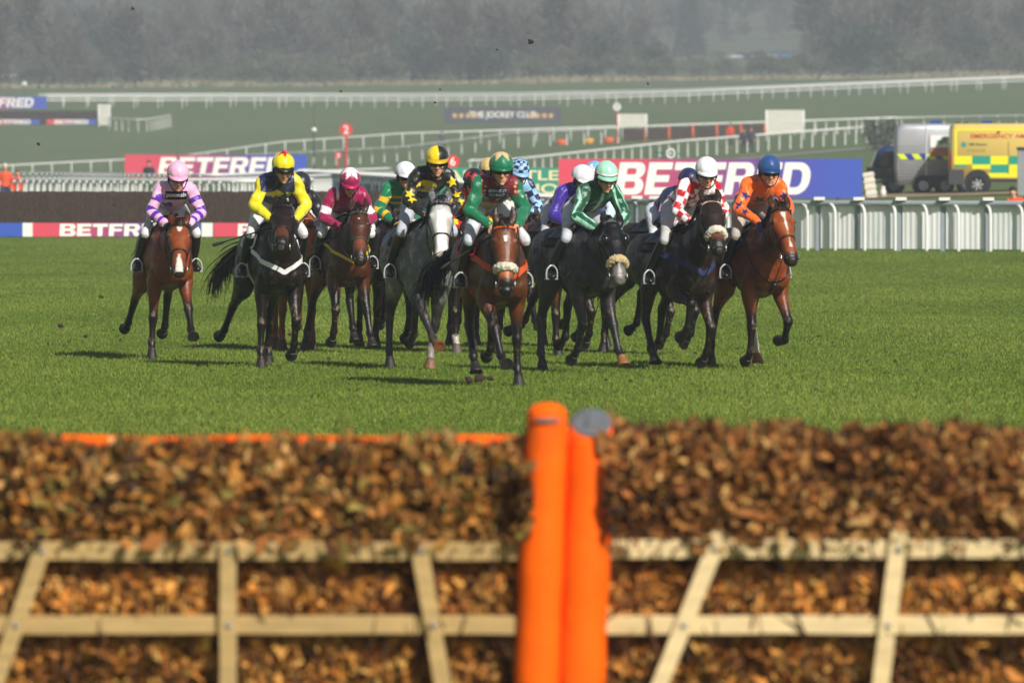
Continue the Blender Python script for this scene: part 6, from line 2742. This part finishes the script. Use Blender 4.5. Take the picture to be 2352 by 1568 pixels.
def silk_maroongreen(i):
    c = full(len(i['V']), C('#7a1420'))
    sl = side_or(i)
    put(c, sl, '#0a6e4a')
    for k in range(7):
        put(c, ~sl & ((np.abs(i['u']) - .155) ** 2 + (i['w'] - .12 + .05 * k) ** 2 < .013 ** 2), '#d8bd8a')
        put(c, ~sl & ((np.abs(i['u']) - .008) ** 2 + (i['w'] - .10 + .07 * k) ** 2 < .010 ** 2), '#d8bd8a')
    put(c, ~sl & (i['w'] < -.115), '#c8b080')
    return c


def silk_check(a, b, q=.068):
    def f(i):
        c = full(len(i['V']), C(a))
        sl = ~i['torso']
        g = np.floor(i['t'] / q) + np.floor(i['a'] / (2 * math.pi) * 5)
        h = np.floor((i['u'] + 1) / q) + np.floor((i['w'] + 1) / q) + np.floor((i['V'][:, 0] + 1) / .12) * 0
        put(c, np.where(sl, g % 2 > .5, h % 2 > .5), b)
        return c
    return f


def silk_greenmint(i):
    c = full(len(i['V']), C('#0c5238'))
    sl = side_or(i)
    da = np.abs((i['a'] + .2 + math.pi) % (2 * math.pi) - math.pi)
    put(c, sl & (np.abs(da - .9 - 2.2 * (i['t'] - .2)) < .17), '#a4dcc4')
    put(c, sl & (i['t'] > .34) & (np.abs(da - .9) < .45), '#a4dcc4')
    put(c, ~sl & (np.abs(np.abs(i['u']) - .13 - .0 * i['w']) < .018), '#a4dcc4')
    return c


def silk_pinknavy(i):
    c = full(len(i['V']), C('#eda0cc'))
    sl = side_or(i)
    put(c, ~sl, '#18234e')
    put(c, sl & (i['t'] > .22) & (i['t'] < .30), '#1c2858')
    return c


def cap_navystar(i):
    c = full(len(i['x']), C('#e6d616'))
    put(c, star(i['y'], i['x'], .085, .94) & (i['z'] > .03), '#cc1a28')
    return c


def cap_topstar(base, top):
    def f(i):
        c = full(len(i['x']), C(base))
        a = np.abs((i['az'] / (2 * math.pi) * 6) % 1 - .5) * 2
        put(c, i['el'] > .45 + .65 * a, top)
        return c
    return f


def cap_quarter(i):
    c = full(len(i['x']), C('#efd21c'))
    put(c, (i['y'] * i['x'] > 0) & (i['z'] > -.002), '#151517')
    return c


def cap_diamond(i):
    c = full(len(i['x']), C('#16161c'))
    u = (i['az'] / (2 * math.pi) * 7 + .15) % 1 - .5
    put(c, np.abs(u) / .36 + np.abs(i['el'] - .55) / .48 < 1, '#cc1c28')
    return c


def cap_check(i):
    c = full(len(i['x']), C('#9cc8ec'))
    put(c, (np.floor(i['az'] / (2 * math.pi) * 12) + np.floor(i['el'] / .3)) % 2 > .5, '#1c2858')
    return c


def cap_mint(i):
    c = full(len(i['x']), C('#a4dcc4'))
    put(c, (i['z'] < .022) & (i['z'] > .008), '#f0f4f2')
    put(c, i['z'] < .008, '#0c3024')
    return c


WH = C('#d6d8de')
BAY = dict(body='#8a461c', points='#1c120e', head='#84451d', muzzle='#2a1c16', belly='#7c4222', back='#5e2f16', mz=.50)
# 1 pink and purple
h = H_('bright bay horse with small star and white snip, leftmost of the field', 404, 826, 10, dict(BAY, blaze=[(.055, .115, .024, .012), (.40, .60, .010, .036)], ptop=.55),
       lg(F_reach, F_plant, H_lift, H_back, (.03, .06, -.05, .16)), aim=(412, 482), hpitch=50, hyaw=-8, cloth='#18181c', tailflow=(-.6, -.05, 0))
make_jockey('jockey in pink and purple hooped silks with pink cap, leftmost rider', h,
            dict(jacket=silk_pink, cap=capplain('#f0b4d6'), peak='#e6a6cc', gloves='#1a1a1e', panel=('potensis', '#10163e', '#f2f2f2', .25, .105, .0), boottop='#1b1413'), aim=(408, 369), hpitch=22)
# 2 navy and yellow
h = H_('near black horse with white breast girth and its nose poked forward', 655, 846, 13, dict(body='#201713', points='#15100e', head='#231814', midnose='#5e3826', belly='#2b1d16', muzzle='#1a1413'),
       lg(F_hang, F_plant, H_push, H_back, (.0, .04, .0, .18)), aim=(650, 447), hpitch=38, hyaw=-14, girth=('#e6e6e8', 1.10, .05), cloth='#14141a', trim='#e4e4e6', tailflow=(-.55, -.32, .0), tailup=.0)
make_jockey('jockey in navy silks with yellow sleeves and yellow red topped cap', h,
            dict(jacket=silk_navyyellow, cap=cap_navystar, gloves='#17171a', pompom='#cc1a28'), aim=(650, 348), hpitch=20, whip=('R', (-.15, -.92, -.28), .72))
# 2b the chestnut behind it
h = H_('chestnut horse half hidden behind the near black horse', 694, 806, 8, dict(body='#9c5424', points='#8a4a22', head='#a45a28', muzzle='#6a3a22', hoof='#4a3224'),
       lg(F_plant, F_late, H_lift, H_push), aim=(706, 485), hpitch=55, hyaw=25, mane='#6a3818')
make_jockey('jockey in plain black silks hidden behind the yellow sleeved rider', h, dict(jacket=plain('#1b1d26'), cap=capplain('#1d2030'), gloves='#111113'), aim=(690, 392), hpitch=40)
# 3 maroon
h = H_('dark bay horse with green bridle and yellow breast girth', 812, 812, 11, dict(body='#552c18', points='#1a110e', head='#4a2617', midnose='#74402a', muzzle='#1d1512', belly='#7a421f', back='#3c2014', blaze=[(.09, .11, .006, .006)], ptop=.2),
       lg(F_land, F_hang, H_fwd, H_push, (.08, .02, 0, .14)), aim=(824, 452), hpitch=55, hyaw=-8, girth=('#d8b416', 1.13, .035), cloth='#173a2c', bridle=M('#2e4a3a', .5), browcol='#4a5e4c', tailflow=(-.6, 0, 0))
make_jockey('jockey in maroon silks with white armbands and maroon white starred cap', h,
            dict(jacket=silk_maroon, cap=cap_topstar('#9c1450', '#e8e0e6'), gloves='#8a1244', peak='#a01650'), aim=(803, 383), hpitch=34, whip=('R', (-.3, -.8, -.45), .7), whiplab='maroon cap jockey with white armbands')
# 4 green and gold
h = H_('dark brown horse with yellow browband, behind the grey horse', 918, 803, 14, dict(body='#2e2019', points='#17100d', head='#33231a', midnose='#5a3a26', muzzle='#1a1412'),
       lg(F_hang, F_late, H_lift, H_push), aim=(926, 474), hpitch=58, hyaw=-6, browcol='#d8b41c', poll=(1.05, 1.7))
make_jockey('jockey in emerald silks with gold hoops and white cap', h, dict(jacket=silk_greengold, cap=capplain('#e8eaf4'), peak='#dcdee8', gloves='#e6e6ea'), aim=(931, 370), hpitch=12, hturn=14)
# 5 grey
h = H_('dappled grey horse with white face', 1000, 850, 16, dict(body='#66676b', patch='#3a3b40', mottle='#a3a09b', sockcol='#8d8782', head='#b9b7b4', points='#2c2a2b', muzzle='#c4b0a6', belly='#7d7c7c', ptop=.25, mz=.52, hoofs=dict(FR='#7a4a28', FL='#7a5a3c'), sock=dict(FL=.35), blazecol='#efe9e4', blaze=[(.1, .6, .03, .045)]),
       lg(F_late, F_reach, H_lift, H_plant, (-.10, -.20, .02, .06)), aim=(1012, 426), hpitch=60, hyaw=-13, mane='#1a1718', cloth='#14141a', tailflow=(-.6, .1, 0))
make_jockey('jockey in black silks with yellow stars and quartered yellow black cap', h,
            dict(jacket=silk_blackstar, cap=cap_quarter, peak='#caa818', gloves='#141416', breeches=C('#b4bac8'), boottop='#3a2418'), aim=(1004, 333), hpitch=12, hturn=-12)
# 6 red and yellow
h = H_('dark horse almost hidden between the grey and the leading bay', 1092, 812, 14, dict(body='#2c1e18', points='#17110e', hoof='#5a5148', sock=dict(FR=.9)),
       lg(F_reach, F_plant, H_lift, H_push), aim=(1085, 528), hpitch=50, hyaw=0)
make_jockey('jockey in red silks with yellow diamond sleeves and black red diamond cap', h, dict(jacket=silk_redyellow, cap=cap_diamond, gloves='#e6e4e0'), aim=(1086, 385), hpitch=26, hturn=16)
# 6b beige cap behind the leader
h = H_('brown horse wholly screened by the leading bay horse', 1128, 800, 14, dict(body='#4a2c1a', points='#17110e'), lg(F_hang, F_plant, H_lift, H_push), poll=(1.1, 1.5))
make_jockey('jockey in cream cap peeping out behind the maroon and green leader', h, dict(jacket=plain('#c8aa70', '#d8d4c8'), cap=capplain('#d8b878'), gloves='#ddd8cc'), aim=(1124, 361), hpitch=10)
# 7 the leader
h = H_('bay horse with sheepskin noseband and orange bridle, leading in front', 1168, 888, 15, dict(body='#5c331a', points='#15100e', head='#6e3d1e', midnose='#a8642e', muzzle='#191312', belly='#7a451f', back='#3e2415', blaze=[(.10, .155, .010, .012)], ptop=.3, mz=.455),
       lg(F_plant, (40, 22, 52, 66), H_lift, H_fwd, (.0, -.12, .06, .03)), aim=(1160, 471), hpitch=70, hyaw=-11, nosefleece=1, browcol='#e0661a', girth=('#d2501c', 1.14, .06), cloth='#1a1a20', trim='#cc1e2a', bridle=M('#2a1610', .5), tailflow=(-.25, -.36, .02), tailup=.02)
make_jockey('jockey in maroon silks with green sleeves and green and beige cap', h,
            dict(jacket=silk_maroongreen, cap=cap_topstar('#0d7250', '#d8b98a'), peak='#0c6446', gloves=None, panel=('BERKELEY\nINSURANCE', '#131c44', '#c8d4e6', .215, .10, -.02), breeches=C('#cfd2dc')), aim=(1151, 348), hpitch=10, hturn=-8, whip=('R', (-.1, -.85, -.55), .66), whiplab='green sleeved jockey leading the field')
# 8 blue check behind the leader's shoulder
h = H_('dark bay horse hidden behind the leader, at its right shoulder', 1192, 800, 15, dict(body='#3a2418', points='#17110e'), lg(F_reach, F_late, H_lift, H_push), poll=(1.1, 1.55), hyaw=10)
make_jockey('jockey in navy and pale blue checked silks and cap', h, dict(jacket=silk_check('#9cc8ec', '#1a2656', .075), cap=cap_check, peak='#8ab8de', gloves='#9cc8ec'), aim=(1191, 362), hpitch=24, hturn=10)
# 9 purple
h = H_('bay horse behind the hooded grey, only its quarters and legs showing', 1330, 818, 24, dict(body='#6e3a1c', points='#1c130f', belly='#8a4a22'), lg(F_hang, F_plant, H_back, H_lift, (.1, 0, 0, .05)), aim=(1375, 498), hpitch=50, hyaw=5, browcol='#e0661a')
make_jockey('jockey in plain purple silks with white cap', h, dict(jacket=plain('#3c2494'), cap=capplain('#e8e6f2'), peak='#dcdae6', gloves='#e4e2ea', breeches=C('#c0c2cc')), aim=(1336, 377), hpitch=26, hturn=18)
h = H_('dark horse screened by the hooded dark grey horse', 1380, 800, 22, dict(body='#3a251b', points='#17110e'), lg(F_plant, F_hang, H_lift, H_push), poll=(1.1, 1.5))
make_jockey('jockey with white and sky blue cap just visible behind mint cap', h, dict(jacket=plain('#9cd0ec', '#c8dcea'), cap=cap_topstar('#ece4ee', '#6cb6ea'), gloves='#dddde2'), aim=(1366, 369), hpitch=14)
# 10 mint and green
h = H_('dark iron grey horse in black hood with eye cups and tan sheepskin', 1385, 856, 24, dict(body='#28282c', mottle='#3a3a3f', points='#1b1a1c', head='#242428', muzzle='#68625f', patch='#33282a', belly='#332c2a', hoofs=dict(FL='#8a5a30'), mz=.44, blaze=[(.44, .58, .010, .012)], blazecol='#a09a96', ptop=.5),
       lg(F_land, F_hang, H_lift, H_plant, (.05, .04, .06, .08)), aim=(1408, 483), hpitch=53, hyaw=-14, nosefleece=2, hood=True, cloth='#141418', trim=None, tailflow=(-.55, -.2, 0))
make_jockey('jockey in bottle green silks with mint stripes and mint cap', h,
            dict(jacket=silk_greenmint, cap=cap_mint, peak='#8fd0b4', gloves='#e2e2e6', breeches=C('#c2c6d4')), aim=(1392, 368), hpitch=20, hturn=-8, whip=('R', (-.35, -.5, -.75), .6))
# 11 red and white
h = H_('very dark bay horse with white sheepskin noseband and blue breast girth', 1608, 850, 25, dict(body='#261b16', points='#171210', head='#241a16', midnose='#6a3a22', muzzle='#191413', belly='#4a2a1a', patch='#3a241a', mz=.47),
       lg(F_hang, F_high, H_lift, H_fwd, (.03, .03, .05, .10)), aim=(1634, 431), hpitch=47, hyaw=-16, nosefleece=1, browcol='#d8b8a0', girth=('#26305e', 1.16, .055), cloth='#15151b', tailflow=(-.5, -.1, 0))
make_jockey('jockey in red and white checked silks with white cap', h,
            dict(jacket=silk_check('#eceaec', '#c01822', .07), cap=capplain('#eceef2'), peak='#dfe1e6', gloves='#1c2646', breeches=C('#c4c4c6')), aim=(1626, 359), hpitch=18, hturn=-14, whip=('R', (-.45, -.3, -.8), .6))
# 11b pink and navy
h = H_('black brown horse with dark quarters showing behind the checked rider', 1580, 816, 30, dict(body='#1e1714', points='#141010', patch='#33211a'), lg(F_hang, F_hang, H_lift, H_push, (0, 0, 0, .1)), aim=(1630, 470), hpitch=50, hyaw=-5)
make_jockey('jockey in pink sleeved navy silks tucked behind the checked rider', h, dict(jacket=silk_pinknavy, cap=capplain('#1a2450'), gloves='#1c2030', breeches=C('#d0d4e0')), aim=(1596, 384), hpitch=34, lean=-.1)
# 12 orange
h = H_('glossy bay horse with white star and stripe, rightmost of the field', 1772, 849, 18, dict(body='#84401b', points='#1c120e', head='#8e4a22', muzzle='#241814', belly='#8a4a22', back='#4e2a16', blaze=[(.06, .115, .024, .014), (.115, .32, .008, .004), (.36, .47, .004, .010)], sock=dict(HL=.45), hoofs=dict(HL='#7a4a28'), ptop=.5, mz=.49),
       lg((28, -42, -85, -110), (12, -6, -50, -78), (52, -10, 22, 34, 6), H_push, (.12, .0, -.03, .04)), aim=(1794, 444), hpitch=52, hyaw=-3, martingale=True, cloth='#17171d', trim='#1c2a6a', tailflow=(-.6, .1, 0))
make_jockey('jockey in orange silks with blue stars and blue cap, rightmost rider', h,
            dict(jacket=silk_orange, cap=capplain('#234a86'), gloves='#2240a0', breeches=C('#b4a8a0'), peak='#1d3f74'), aim=(1766, 355), hpitch=12, hturn=-6)
